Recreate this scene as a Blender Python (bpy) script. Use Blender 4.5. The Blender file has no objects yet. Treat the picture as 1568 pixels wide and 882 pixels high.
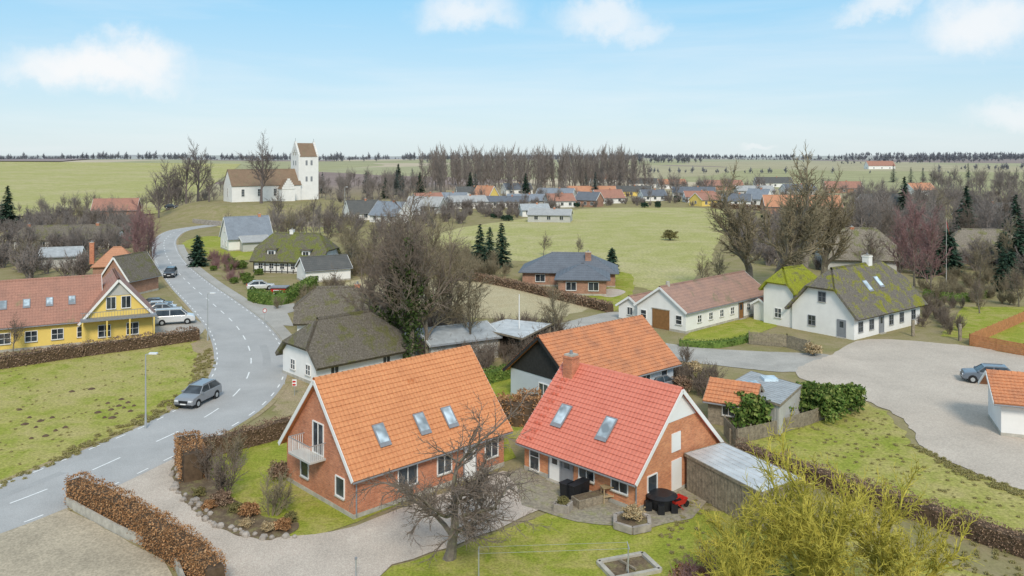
import bpy, math, random
from mathutils import Vector, Matrix, noise
from math import sin, cos, pi, radians, exp, hypot
R = random.Random(7)
CAMH = 22.0; F = 1255.0; CX = 784.0; HY = 238.0
def P(x, y, z=0.0):
    Y = F*(CAMH-z)/(y-HY)
    return Vector(((x-CX)*Y/F, Y, z))
def G(x, y): return P(x, y, 0)
def sm(t):
    t = max(0., min(1., t)); return t*t*(3-2*t)
def hgt(x, y):
    r = hypot(x, y)
    t = sm((r-430)/1100)
    h = t*(7.5+2.5*sin(x*.0022+1)+2.5*sin(y*.0017+x*.001))
    h += t*7*exp(-((x+750)**2+(y-1350)**2)/(380**2))
    h += t*9*exp(-((x-1100)**2+(y-1700)**2)/(480**2))+t*6*exp(-((x-330)**2+(y-2300)**2)/(330**2))+t*4*exp(-((x+150)**2+(y-1700)**2)/(260**2))
    h += sm((r-2600)/2600)*16*max(0, sin(x*.0011+2.2)*cos(y*.0006+x*.0004)+.25*sin(x*.004))
    d = hypot(x+92, y-303)
    h += 5*(1-sm((d-24)/17))
    return h
COL = bpy.context.scene.collection
# ---------------------------------------------------------------- materials
def newmat(name):
    m = bpy.data.materials.new(name); m.use_nodes = True
    nt = m.node_tree; b = nt.nodes['Principled BSDF']
    return m, nt, b
def c4(c): return (c[0], c[1], c[2], 1)
def ramp(nt, fac, stops):
    r = nt.nodes.new('ShaderNodeValToRGB'); e = r.color_ramp.elements
    while len(e) < len(stops): e.new(0.5)
    for i, (p, c) in enumerate(stops):
        e[i].position = p; e[i].color = c4(c)
    nt.links.new(fac, r.inputs[0]); return r.outputs[0]
def noi(nt, vec, scale, detail=4, rough=.6, dist=0):
    n = nt.nodes.new('ShaderNodeTexNoise'); n.inputs['Scale'].default_value = scale
    n.inputs['Detail'].default_value = detail; n.inputs['Roughness'].default_value = rough
    n.inputs['Distortion'].default_value = dist
    nt.links.new(vec, n.inputs['Vector']); return n.outputs[0]
def mixc(nt, f, a, b, mode='MIX'):
    m = nt.nodes.new('ShaderNodeMix'); m.data_type = 'RGBA'; m.blend_type = mode
    for s, v in ((m.inputs[0], f), (m.inputs[6], a), (m.inputs[7], b)):
        if isinstance(v, (int, float)): s.default_value = v
        elif isinstance(v, tuple): s.default_value = c4(v)
        else: nt.links.new(v, s)
    return m.outputs[2]
def mapv(nt, vec, sc=(1, 1, 1), rot=(0, 0, 0)):
    m = nt.nodes.new('ShaderNodeMapping'); m.inputs['Scale'].default_value = sc
    m.inputs['Rotation'].default_value = rot
    nt.links.new(vec, m.inputs['Vector']); return m.outputs[0]
def bump(nt, b, h, strength=.3, dist=.05):
    n = nt.nodes.new('ShaderNodeBump'); n.inputs['Strength'].default_value = strength
    n.inputs['Distance'].default_value = dist
    nt.links.new(h, n.inputs['Height']); nt.links.new(n.outputs[0], b.inputs['Normal'])
def objc(nt): return nt.nodes.new('ShaderNodeTexCoord').outputs['Object']
def mul(c, k): return tuple(min(1, v*k) for v in c)
def M(name, c, var=.25, scale=3, rough=.85, bmp=.2, c2=None, metal=0, fine=None, spec=.3, fa=.4):
    m, nt, b = newmat(name); o = objc(nt)
    f = noi(nt, o, scale, 6, .65)
    col = ramp(nt, f, [(.3, mul(c, 1-var)), (.5, c), (.7, c2 or mul(c, 1+var))])
    if fine:
        f2 = noi(nt, o, fine, 2, .7)
        col = mixc(nt, fa, col, ramp(nt, f2, [(.35, (.25,)*3), (.65, (.75,)*3)]), 'OVERLAY')
        if bmp: bump(nt, b, f2, bmp, .03)
    elif bmp: bump(nt, b, noi(nt, o, scale*6, 3), bmp, .03)
    nt.links.new(col, b.inputs['Base Color'])
    b.inputs['Roughness'].default_value = rough; b.inputs['Metallic'].default_value = metal
    b.inputs['Specular IOR Level'].default_value = spec
    return m
def leafmat(name, c1, c2, c3=None, rough=.8):
    m, nt, b = newmat(name)
    g = nt.nodes.new('ShaderNodeNewGeometry')
    st = [(0, c1), (.55, c2), (1, c3 or c2)]
    col = ramp(nt, g.outputs['Random Per Island'], st)
    o = objc(nt)
    col = mixc(nt, .6, col, ramp(nt, noi(nt, o, 1.2, 3), [(.35, (.3,)*3), (.65, (.7,)*3)]), 'OVERLAY')
    nt.links.new(col, b.inputs['Base Color']); b.inputs['Roughness'].default_value = rough
    b.inputs['Specular IOR Level'].default_value = .15
    return m
def grassmat(name, g1, g2, dry, dryamt=.5, sc=1.0, bm=.5):
    m, nt, b = newmat(name); o = objc(nt)
    big = noi(nt, o, .07*sc, 4, .6, .5); mid = noi(nt, o, .6*sc, 6, .7, .4); fine = noi(nt, o, 7*sc, 4, .8)
    c = mixc(nt, ramp(nt, mid, [(.35, (0,)*3), (.65, (1,)*3)]), g1, g2)
    a = nt.nodes.new('ShaderNodeMath'); a.operation = 'ADD'
    nt.links.new(big, a.inputs[0]); nt.links.new(mid, a.inputs[1])
    a2 = nt.nodes.new('ShaderNodeMath'); a2.operation = 'MULTIPLY'; a2.inputs[1].default_value = .5
    nt.links.new(a.outputs[0], a2.inputs[0])
    c = mixc(nt, ramp(nt, a2.outputs[0], [(.62-.3*dryamt, (0,)*3), (.78-.3*dryamt, (1,)*3)]), c, dry)
    c = mixc(nt, .75, c, ramp(nt, fine, [(.3, (.22,)*3), (.7, (.78,)*3)]), 'OVERLAY')
    nt.links.new(c, b.inputs['Base Color']); b.inputs['Roughness'].default_value = .95
    b.inputs['Specular IOR Level'].default_value = .05
    bump(nt, b, fine, bm, .08)
    return m
def brickmat(name, c1, c2, mortar):
    m, nt, b = newmat(name); o = objc(nt)
    s = nt.nodes.new('ShaderNodeSeparateXYZ'); nt.links.new(o, s.inputs[0])
    a = nt.nodes.new('ShaderNodeMath'); nt.links.new(s.outputs[0], a.inputs[0]); nt.links.new(s.outputs[1], a.inputs[1])
    cb = nt.nodes.new('ShaderNodeCombineXYZ'); nt.links.new(a.outputs[0], cb.inputs[0]); nt.links.new(s.outputs[2], cb.inputs[1])
    t = nt.nodes.new('ShaderNodeTexBrick'); nt.links.new(cb.outputs[0], t.inputs['Vector'])
    t.inputs['Color1'].default_value = c4(c1); t.inputs['Color2'].default_value = c4(c2); t.inputs['Mortar'].default_value = c4(mortar)
    t.inputs['Scale'].default_value = 1; t.inputs['Brick Width'].default_value = .24; t.inputs['Row Height'].default_value = .075
    t.inputs['Mortar Size'].default_value = .008; t.inputs['Bias'].default_value = 0
    n = noi(nt, o, .9, 5)
    c = mixc(nt, .5, t.outputs[0], ramp(nt, n, [(.3, (.3,)*3), (.7, (.7,)*3)]), 'OVERLAY')
    n2 = noi(nt, mapv(nt, o, (3, 3, 8)), 1, 3)
    c = mixc(nt, .35, c, ramp(nt, n2, [(.35, (.3,)*3), (.65, (.7,)*3)]), 'OVERLAY')
    nt.links.new(c, b.inputs['Base Color']); b.inputs['Roughness'].default_value = .9
    return m
def tilemat(name, c, dark, moss=None, mossamt=.3, rough=.6, var=.5, course=True):
    m, nt, b = newmat(name); o = objc(nt)
    n1 = noi(nt, o, .7, 6, .7); n2 = noi(nt, o, 9, 2)
    col = mixc(nt, ramp(nt, n1, [(.4, (0,)*3), (.75, (1,)*3)]), c, dark)
    col = mixc(nt, var, col, ramp(nt, n2, [(.3, (.33,)*3), (.7, (.67,)*3)]), 'OVERLAY')
    if course:
        s = nt.nodes.new('ShaderNodeSeparateXYZ'); nt.links.new(o, s.inputs[0])
        w = nt.nodes.new('ShaderNodeMath'); w.operation = 'MULTIPLY'; w.inputs[1].default_value = 3.6; nt.links.new(s.outputs[2], w.inputs[0])
        fr = nt.nodes.new('ShaderNodeMath'); fr.operation = 'FRACT'; nt.links.new(w.outputs[0], fr.inputs[0])
        col = mixc(nt, .5, col, ramp(nt, fr.outputs[0], [(0, (.25,)*3), (.25, (.52,)*3), (1, (.55,)*3)]), 'OVERLAY')
        w2 = nt.nodes.new('ShaderNodeMath'); w2.operation = 'MULTIPLY'; w2.inputs[1].default_value = 21; nt.links.new(s.outputs[0], w2.inputs[0])
        sn = nt.nodes.new('ShaderNodeMath'); sn.operation = 'SINE'; nt.links.new(w2.outputs[0], sn.inputs[0])
        bump(nt, b, sn.outputs[0], .35, .03)
    if moss:
        n3 = noi(nt, o, .45, 7, .75, .6)
        col = mixc(nt, ramp(nt, n3, [(.62-.3*mossamt, (0,)*3), (.72-.3*mossamt, (1,)*3)]), col, moss)
    nt.links.new(col, b.inputs['Base Color']); b.inputs['Roughness'].default_value = rough
    b.inputs['Specular IOR Level'].default_value = .3
    return m
def thatchmat(name, c1, c2, moss, mossamt):
    m, nt, b = newmat(name); o = objc(nt)
    n1 = noi(nt, mapv(nt, o, (6, 6, 1)), 1, 5, .7); n2 = noi(nt, o, .55, 8, .8, .5); n4 = noi(nt, mapv(nt, o, (1, 1, .35)), 7, 4, .85)
    col = mixc(nt, ramp(nt, n1, [(.35, (0,)*3), (.65, (1,)*3)]), c1, c2)
    col = mixc(nt, ramp(nt, n2, [(.62-.3*mossamt, (0,)*3), (.70-.3*mossamt, (1,)*3)]), col, moss)
    col = mixc(nt, .7, col, ramp(nt, n4, [(.3, (.18,)*3), (.7, (.82,)*3)]), 'OVERLAY')
    nt.links.new(col, b.inputs['Base Color']); b.inputs['Roughness'].default_value = 1
    b.inputs['Specular IOR Level'].default_value = .05
    bump(nt, b, n4, .8, .2)
    return m
MT = {}
MT['asphalt'] = M('asphalt', (.42, .412, .40), .11, .22, .9, .1, fine=14, fa=.25)
MT['asph2'] = M('asphalt_repair', (.385, .38, .37), .08, .5, .9, .1, fine=14, fa=.25)
MT['lane'] = M('old_asphalt', (.42, .395, .355), .15, .3, .9, .1, fine=12, fa=.3)
MT['line'] = M('road_paint', (.80, .80, .78), .12, 4, .7, .05)
MT['gravel'] = M('gravel', (.54, .465, .39), .13, .35, .95, .4, fine=13, fa=.42)
MT['dirt'] = M('dirt', (.44, .37, .27), .22, .30, .95, .4, fine=7, fa=.4)
MT['yard'] = M('yard_gravel', (.52, .45, .375), .13, .16, .95, .3, fine=9, fa=.3)
MT['soil'] = M('garden_soil', (.17, .125, .08), .4, 1.2, 1, .6, (.24, .22, .09), fine=9)
MT['verge'] = grassmat('verge_grass', (.28, .25, .11), (.34, .29, .15), (.40, .31, .2), .7)
MT['lawn'] = grassmat('lawn_grass', (.245, .29, .04), (.36, .355, .07), (.42, .36, .14), .48)
MT['pasture'] = grassmat('pasture_grass', (.265, .30, .05), (.38, .36, .09), (.43, .37, .15), .55, .6)
MT['field'] = grassmat('field_grass', (.375, .365, .13), (.44, .41, .175), (.49, .43, .23), .55, .25)
MT['stubble'] = grassmat('stubble', (.47, .39, .24), (.52, .45, .29), (.38, .34, .16), .3, .6)
MT['paving'] = M('paving', (.33, .29, .22), .25, 1.5, .9, .3, (.27, .27, .12), fine=5)
MT['brick'] = brickmat('red_brick', (.62, .215, .10), (.48, .15, .065), (.46, .34, .26))
MT['brick2'] = brickmat('orange_brick', (.70, .26, .105), (.56, .19, .075), (.5, .35, .25))
MT['brick3'] = brickmat('brown_brick', (.42, .21, .14), (.34, .16, .10), (.36, .28, .22))
MT['white'] = M('white_render', (.83, .81, .78), .06, .6, .85, .05)
MT['paint'] = M('white_paint', (.84, .83, .81), .03, 2, .5, 0)
MT['yellow'] = M('yellow_render', (.82, .60, .17), .06, .8, .85, .05)
MT['blue'] = M('pale_blue_render', (.52, .56, .60), .06, .8, .85, .05)
MT['greyw'] = M('grey_render', (.5, .49, .46), .08, .8, .85, .05)
MT['black'] = M('black_boards', (.03, .029, .029), .3, 4, .7, .2)
MT['wood'] = M('weathered_wood', (.28, .235, .175), .35, 3, .9, .3, fine=8)
MT['owood'] = M('stained_wood', (.48, .21, .09), .25, 3, .8, .2)
MT['bwood'] = M('brown_door_wood', (.26, .13, .05), .2, 3, .6, .2)
MT['plinth'] = M('plinth_concrete', (.45, .42, .36), .25, 2, .9, .2)
MT['metal'] = M('galvanised_sheet', (.60, .61, .61), .22, .7, .45, .05, metal=.15)
MT['eternit'] = M('cement_sheet', (.38, .40, .41), .2, 1.2, .8, .2)
MT['pole'] = M('pole_steel', (.5, .52, .53), .05, 3, .4, 0, metal=.5)
MT['trim'] = M('grey_trim', (.25, .26, .28), .1, 3, .5, 0)
MT['plast'] = M('dark_plastic', (.02, .021, .024), .2, 4, .45, 0)
MT['redp'] = M('red_paint', (.55, .03, .02), .1, 4, .4, 0)
MT['stone'] = M('field_stone', (.36, .32, .28), .35, 1.7, .9, .4)
MT['bark'] = M('bark', (.19, .16, .13), .35, 4, .95, .5, (.27, .26, .16))
MT['twig'] = M('twig', (.19, .15, .12), .25, 1.0, .95, 0)
MT['twigd'] = M('twig_dark', (.17, .14, .13), .25, 1.0, .95, 0)
MT['twigr'] = M('twig_red', (.28, .165, .16), .2, 1.0, .95, 0)
MT['twigo'] = M('twig_olive', (.24, .20, .13), .3, 1.0, .95, 0)
MT['twigy'] = M('twig_lichen', (.42, .37, .06), .5, 1.6, .95, 0, (.64, .55, .12))
MT['twigh'] = M('twig_hazed', (.245, .25, .28), .2, .05, 1, 0)  # far treeline twigs: aerial haze painted in as a pale blue-grey base colour
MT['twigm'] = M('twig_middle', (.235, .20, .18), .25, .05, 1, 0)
MT['ivy'] = leafmat('ivy', (.03, .05, .015), (.06, .09, .025))
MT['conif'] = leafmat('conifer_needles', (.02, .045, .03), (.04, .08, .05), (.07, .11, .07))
MT['farcon'] = leafmat('hazed_conifer', (.07, .10, .095), (.10, .13, .115))  # needles paled and blued, distance haze put into the colour
MT['green'] = leafmat('evergreen_leaf', (.05, .10, .02), (.12, .19, .04), (.27, .31, .09))
MT['beech'] = leafmat('beech_leaf', (.25, .12, .055), (.40, .21, .095), (.52, .32, .17))
MT['dry'] = leafmat('dry_leaf', (.18, .11, .08), (.28, .19, .13), (.38, .27, .18))
MT['straw'] = leafmat('straw', (.35, .26, .14), (.5, .38, .22), (.58, .48, .3))
MT['olive'] = leafmat('olive_leaf', (.13, .12, .05), (.22, .20, .08), (.30, .26, .12))
MT['tuftm'] = leafmat('rough_grass_blades', (.29, .27, .08), (.37, .33, .14), (.44, .37, .2))
MT['core'] = M('hedge_core', (.12, .08, .05), .3, 3, 1, .3)
MT['rt_or'] = tilemat('orange_tile', (.67, .285, .125), (.57, .23, .10), None, rough=.6, course=False)
MT['rt_red'] = tilemat('red_glazed_tile', (.70, .225, .155), (.63, .19, .13), None, rough=.45, var=.3, course=False)
MT['rt_or3'] = tilemat('old_orange_tile', (.64, .26, .12), (.38, .17, .10), None, rough=.7, course=False)
MT['r_or'] = tilemat('orange_roof', (.54, .26, .15), (.44, .21, .12))
MT['r_brown'] = tilemat('brown_roof', (.40, .20, .145), (.30, .16, .12), (.24, .21, .11), .1)
MT['r_church'] = tilemat('church_roof', (.26, .175, .115), (.20, .14, .09), (.24, .20, .12), .2)
MT['r_rust'] = tilemat('rust_roof', (.40, .24, .18), (.27, .18, .15), (.2, .18, .10), .2)
MT['r_grey'] = tilemat('grey_roof', (.155, .17, .195), (.12, .13, .15), None)
MT['r_blue'] = tilemat('slate_roof', (.25, .28, .32), (.19, .21, .24), None)
MT['r_dark'] = tilemat('dark_roof', (.10, .10, .095), (.14, .135, .125), None)
MT['r_lt'] = tilemat('light_roof', (.42, .42, .41), (.33, .33, .33), None)
MT['thatch'] = thatchmat('thatch', (.22, .19, .15), (.31, .27, .22), (.20, .20, .09), .35)
MT['thatchd'] = thatchmat('mossy_thatch', (.15, .13, .105), (.24, .21, .17), (.17, .165, .075), .40)
MT['thatchg2'] = thatchmat('mossy_thatch_green', (.14, .125, .09), (.20, .185, .14), (.18, .195, .055), .52)
MT['thatchm'] = thatchmat('green_moss_roof', (.16, .145, .125), (.24, .21, .18), (.27, .265, .045), .41)
MT['thatchg'] = thatchmat('moss_roof', (.2, .18, .08), (.25, .24, .1), (.33, .35, .045), .7)
def glassmat(name, c, r=.08):
    m, nt, b = newmat(name); o = objc(nt)
    nt.links.new(ramp(nt, noi(nt, o, .9, 2), [(.35, mul(c, .5)), (.65, mul(c, 1.6))]), b.inputs['Base Color'])
    b.inputs['Roughness'].default_value = r; b.inputs['Specular IOR Level'].default_value = .6; return m
MT['glass'] = glassmat('window_glass', (.045, .055, .065))
MT['sglass'] = glassmat('skylight_glass', (.42, .50, .55), .12)  # light base colour stands in for sky reflected in the panes
MT['tyre'] = M('tyre', (.02, .02, .02), .1, 5, .8, 0)
MT['lamp'] = M('headlamp', (.75, .76, .78), .05, 5, .2, 0)
def carmat(n, c):
    m = M(n, c, .04, 2, .28, 0, metal=.3); m.node_tree.nodes['Principled BSDF'].inputs['Coat Weight'].default_value = .6; return m
MT['car_silver'] = carmat('silver_paint', (.30, .31, .33)); MT['car_white'] = carmat('white_car_paint', (.75, .76, .77))
MT['car_dark'] = carmat('dark_car_paint', (.05, .055, .065)); MT['car_grey'] = carmat('grey_car_paint', (.17, .20, .24))
# ---------------------------------------------------------------- mesh builder
class MB:
    def __init__(s): s.v = []; s.f = []; s.mi = []; s.mats = []
    def m(s, k):
        if k not in s.mats: s.mats.append(k)
        return s.mats.index(k)
    def poly(s, pts, k):
        n = len(s.v); s.v += [tuple(p) for p in pts]; s.f.append(tuple(range(n, n+len(pts)))); s.mi.append(s.m(k))
    def faces(s, pts, fs, k):
        n = len(s.v); s.v += [tuple(p) for p in pts]; i = s.m(k)
        for f in fs: s.f.append(tuple(n+a for a in f)); s.mi.append(i)
    def prism(s, pts, off, k):
        pts = [Vector(p) for p in pts]; n = len(pts); q = [p+Vector(off) for p in pts]
        fs = [tuple(range(n))[::-1], tuple(range(n, 2*n))]+[(i, (i+1) % n, n+(i+1) % n, n+i) for i in range(n)]
        s.faces(pts+q, fs, k)
    def box(s, a, b, k):
        x0, y0, z0 = a; x1, y1, z1 = b
        s.prism([(x0, y0, z0), (x1, y0, z0), (x1, y1, z0), (x0, y1, z0)], (0, 0, z1-z0), k)
    def beam(s, p, q, w, h, k, up=(0, 0, 1)):
        p = Vector(p); q = Vector(q); d = (q-p).normalized(); up = Vector(up)
        if abs(d.dot(up)) > .98: up = Vector((1, 0, 0))
        a = d.cross(up).normalized()*w/2; b = a.cross(d).normalized()*h/2
        s.prism([p-a-b, p+a-b, p+a+b, p-a+b], q-p, k)
    def cyl(s, p, q, r0, r1, n, k, cap=True):
        p = Vector(p); q = Vector(q); d = (q-p).normalized(); up = Vector((0, 0, 1))
        if abs(d.z) > .95: up = Vector((1, 0, 0))
        a = d.cross(up).normalized(); b = a.cross(d)
        A = [p+(a*cos(2*pi*i/n)+b*sin(2*pi*i/n))*r0 for i in range(n)]
        B = [q+(a*cos(2*pi*i/n)+b*sin(2*pi*i/n))*r1 for i in range(n)]
        fs = [(i, (i+1) % n, n+(i+1) % n, n+i) for i in range(n)]
        if cap: fs += [tuple(range(n))[::-1], tuple(range(n, 2*n))]
        s.faces(A+B, fs, k)
    def leaf(s, p, sz, k, rng=R, flat=0):
        a = Vector((rng.gauss(0, 1), rng.gauss(0, 1), rng.gauss(0, 1))).normalized()
        b = a.cross(Vector((rng.gauss(0, 1), rng.gauss(0, 1), rng.gauss(0, 1)))).normalized()
        a *= sz; b *= sz*.6
        s.poly([p-a, p+b, p+a, p-b], k)
    def mesh(s, name):
        me = bpy.data.meshes.new(name); me.from_pydata(s.v, [], s.f)
        for k in s.mats: me.materials.append(MT[k])
        me.polygons.foreach_set('material_index', s.mi); me.update(); return me
    def obj(s, name, parent=None, loc=None, rot=0):
        o = bpy.data.objects.new(name, s.mesh(name)); COL.objects.link(o)
        if parent: o.parent = parent
        if loc is not None: o.location = loc
        if rot: o.rotation_euler = (0, 0, rot)
        return o
def empty(name, loc, ang=0):
    e = bpy.data.objects.new(name, None); e.location = loc; e.rotation_euler = (0, 0, ang)
    e.empty_display_size = .5; COL.objects.link(e); return e
def place(name, me, loc, s=1, rot=None, sz=None):
    o = bpy.data.objects.new(name, me); o.location = loc
    o.rotation_euler = (0, 0, R.uniform(0, 6.28) if rot is None else rot)
    o.scale = (s, s, sz or s); COL.objects.link(o); return o
# ---------------------------------------------------------------- ground
def cr(pts, n=8, closed=False):
    out = []; N = len(pts)
    for i in range(N if closed else N-1):
        g = lambda j: pts[j % N] if closed else pts[max(0, min(N-1, j))]
        a, b, c, d = g(i-1), g(i), g(i+1), g(i+2)
        for k in range(n):
            t = k/n
            out.append(.5*((2*b)+(c-a)*t+(2*a-5*b+4*c-d)*t*t+(3*b-a-3*c+d)*t*t*t))
    if not closed: out.append(pts[-1])
    return out
def sheet(name, px, z, k, smooth=True, jit=0.12, world=False):
    pts = [(Vector(p+(0,)) if world else G(*p)) for p in px]
    if smooth: pts = cr(pts, 10, True)
    elif jit:
        q = []
        for a, b in zip(pts, pts[1:]+pts[:1]):
            n = max(1, int((b-a).length/1.2)); n = min(n, 40); q += [a.lerp(b, i/n) for i in range(n)]
        pts = q
    if jit:
        pts = [p+Vector((noise.noise(p*.9)*jit*2.5, noise.noise(p*.9+Vector((9, 3, 1)))*jit*2.5, 0)) for p in pts]
    from mathutils.geometry import tessellate_polygon
    tr = tessellate_polygon([pts])
    mb = MB(); mb.faces([(p.x, p.y, z) for p in pts], [t if (pts[t[1]]-pts[t[0]]).cross(pts[t[2]]-pts[t[0]]).z > 0 else t[::-1] for t in tr], k)
    return mb.obj(name)
def groundmat():
    m, nt, b = newmat('ground_fields'); o = objc(nt)
    mid = noi(nt, o, .35, 6, .7); fine = noi(nt, o, 4, 4, .8)
    near = mixc(nt, ramp(nt, mid, [(.35, (0,)*3), (.65, (1,)*3)]), (.25, .23, .10), (.34, .28, .17))
    v = nt.nodes.new('ShaderNodeTexVoronoi'); v.inputs['Scale'].default_value = 1
    wv = nt.nodes.new('ShaderNodeVectorMath'); wv.operation = 'ADD'
    wn = nt.nodes.new('ShaderNodeTexNoise'); wn.inputs['Scale'].default_value = .002; nt.links.new(o, wn.inputs['Vector'])
    nt.links.new(mapv(nt, o, (.0042, .0020, 0.0), (0, 0, .35)), wv.inputs[0]); nt.links.new(wn.outputs['Color'], wv.inputs[1])
    nt.links.new(wv.outputs[0], v.inputs['Vector'])
    s = nt.nodes.new('ShaderNodeSeparateColor'); nt.links.new(v.outputs['Color'], s.inputs[0])
    far = ramp(nt, s.outputs[0], [(0, (.37, .36, .21)), (.22, (.42, .38, .25)), (.38, (.52, .44, .32)), (.52, (.31, .31, .19)), (.66, (.29, .23, .21)), (.84, (.38, .37, .23))])
    far.node.color_ramp.interpolation = 'CONSTANT'
    fn = noi(nt, o, .02, 5, .7)
    far = mixc(nt, .4, far, ramp(nt, fn, [(.3, (.35,)*3), (.7, (.65,)*3)]), 'OVERLAY')
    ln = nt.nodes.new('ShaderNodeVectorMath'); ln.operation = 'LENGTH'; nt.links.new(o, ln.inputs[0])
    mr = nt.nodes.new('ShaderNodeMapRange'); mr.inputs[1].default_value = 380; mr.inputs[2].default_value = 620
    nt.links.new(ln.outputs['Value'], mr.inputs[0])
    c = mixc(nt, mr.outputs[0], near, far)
    haze = nt.nodes.new('ShaderNodeMapRange'); haze.inputs[1].default_value = 900; haze.inputs[2].default_value = 4200; haze.inputs[4].default_value = .72
    nt.links.new(ln.outputs['Value'], haze.inputs[0])
    c = mixc(nt, haze.outputs[0], c, (.42, .44, .46))  # aerial haze painted into the ground colour, growing with distance from the origin
    c = mixc(nt, .5, c, ramp(nt, fine, [(.3, (.3,)*3), (.7, (.7,)*3)]), 'OVERLAY')
    nt.links.new(c, b.inputs['Base Color']); b.inputs['Roughness'].default_value = 1; b.inputs['Specular IOR Level'].default_value = 0
    return m
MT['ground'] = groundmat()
MT['plough'] = M('ploughed_field', (.29, .23, .22), .12, .02, 1, 0)
def terrain(name, xs, ys, k, dz=0):
    mb = MB(); n = len(xs)
    mb.faces([(x, y, hgt(x, y)+dz) for y in ys for x in xs],
             [(j*n+i, j*n+i+1, (j+1)*n+i+1, (j+1)*n+i) for j in range(len(ys)-1) for i in range(n-1)], k)
    o = mb.obj(name)
    for p in o.data.polygons: p.use_smooth = True
    return o
S = lambda t, a, L: a*math.sinh(t*L)/math.sinh(L)
xs = sorted([S(i/100, 9000, 4.4) for i in range(-100, 101)]+[-92+d for d in range(-42, 43, 6)])
ys = sorted([S(i/100, 9000, 4.4) for i in range(-40, 101)]+[303+d for d in range(-42, 43, 6)])
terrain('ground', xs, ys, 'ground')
def fieldt(name, w, k, dz=.06, n=26, e=2):
    w = [Vector(p+(0,)) for p in w]
    mb = MB(); pts = []
    for j in range(n+1):
        for i in range(n+1):
            a = w[0].lerp(w[1], i/n); b = w[3].lerp(w[2], i/n); p = a.lerp(b, (j/n)**e)
            pts.append((p.x, p.y, hgt(p.x, p.y)+dz))
    mb.faces(pts, [(j*(n+1)+i, j*(n+1)+i+1, (j+1)*(n+1)+i+1, (j+1)*(n+1)+i) for j in range(n) for i in range(n)], k)
    mb.obj(name)
fieldt('hill_field', [(-280, 276), (-130, 300), (-380, 1150), (-1100, 1150)], 'field', .4)
fieldt('ploughed_field', [(-1100, 1180), (-640, 1160), (-700, 1420), (-1300, 1500)], 'plough', 1.0, 14, 1)
sheet('meadow_field', [(640, 372), (700, 350), (800, 335), (880, 321), (960, 318), (1095, 320), (1118, 340), (1100, 370), (1085, 400), (1040, 442), (975, 440), (925, 420), (860, 400), (800, 400), (700, 395)], .02, 'field', True, .5)
sheet('stubble_field', [(505, 452), (540, 430), (600, 425), (700, 430), (800, 440), (900, 462), (860, 485), (760, 488), (650, 480), (560, 470)], .02, 'stubble', True, .3)
sheet('pasture', [(-60, 568), (0, 562), (120, 545), (250, 530), (300, 520), (322, 532), (326, 560), (303, 603), (268, 633), (200, 670), (100, 716), (0, 756), (-100, 785)], .02, 'pasture', True, .2)
sheet('roadside_verge', [(296, 528), (318, 520), (334, 545), (322, 585), (300, 612), (265, 640), (200, 672), (90, 722), (0, 758), (0, 744), (90, 708), (190, 662), (250, 632), (285, 600), (300, 570)], .028, 'verge', True, .4)
sheet('roadside_verge', [(440, 575), (458, 545), (480, 560), (475, 600), (455, 640), (420, 655), (420, 625)], .024, 'verge', True, .3)
sheet('garden_lawn', [(282, 720), (300, 690), (380, 668), (440, 660), (470, 640), (760, 640), (790, 700), (545, 800), (480, 822), (400, 822), (330, 800), (290, 765)], .03, 'lawn', False, .1)
sheet('garden_lawn', [(560, 900), (600, 870), (700, 838), (840, 786), (930, 805), (1060, 780), (1200, 790), (1568, 900), (1700, 1000), (500, 1000)], .03, 'lawn', False, .1)
sheet('garden_lawn', [(1120, 690), (1200, 660), (1300, 616), (1345, 625), (1380, 655), (1400, 685), (1460, 715), (1568, 752), (1700, 790), (1700, 880), (1568, 832), (1380, 765), (1200, 700)], .03, 'pasture', True, .2)
sheet('garden_lawn', [(1040, 523), (1060, 505), (1180, 480), (1190, 500), (1150, 515), (1060, 530)], .03, 'lawn', False, .1)
sheet('garden_lawn', [(1440, 515), (1475, 470), (1568, 470), (1700, 480), (1700, 560), (1500, 520)], .028, 'lawn', False, .1)
sheet('garden_lawn', [(895, 445), (925, 418), (965, 420), (970, 440), (960, 465), (930, 478), (890, 462)], .03, 'lawn', True, .2)
sheet('garden_path', [(917, 446), (937, 442), (958, 447), (940, 455), (920, 453)], .04, 'gravel', True, 0)
sheet('garden_lawn', [(700, 610), (780, 560), (830, 560), (830, 640), (790, 670), (740, 660)], .028, 'lawn', True, .2)
sheet('garden_lawn', [(280, 372), (330, 362), (400, 388), (380, 398), (320, 395)], .03, 'lawn', True, .2)
sheet('garden_lawn', [(290, 690), (430, 655), (470, 650), (470, 700), (400, 700), (330, 720)], .034, 'lawn', True, .2)
sheet('churchyard_lawn', [(330, 340), (430, 336), (540, 345), (480, 365), (420, 360), (350, 352)], .03, 'field', True, .2)
# roads
def ribbon(pts, widths, off=0, z=.0, k='asphalt', mb=None, w=None, a=0, b=None):
    mb = mb or MB(); b = len(pts) if b is None else b; vs = []
    for i in range(a, b):
        d = (pts[min(i+1, len(pts)-1)]-pts[max(i-1, 0)]).normalized(); n = Vector((-d.y, d.x, 0))
        c = pts[i]+n*(off(i) if callable(off) else off); h = (w or widths[i])/2
        vs += [(c.x+n.x*h, c.y+n.y*h, z), (c.x-n.x*h, c.y-n.y*h, z)]
    mb.faces(vs, [(2*i+1, 2*i+3, 2*i+2, 2*i) for i in range(len(vs)//2-1)], k)
    return mb
rc = [G(*p) for p in [(-300, 900), (-150, 830), (0, 778), (100, 739), (195, 697), (280, 658), (343, 620), (378, 580), (383, 540), (362, 500), (325, 465), (291, 436), (264, 407), (252, 383), (254, 366), (275, 353), (325, 345)]]
road = cr(rc, 14)
def rw(p): return 7.6-1.9*sm((p.y-90)/90)
rwid = [rw(p) for p in road]
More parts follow.
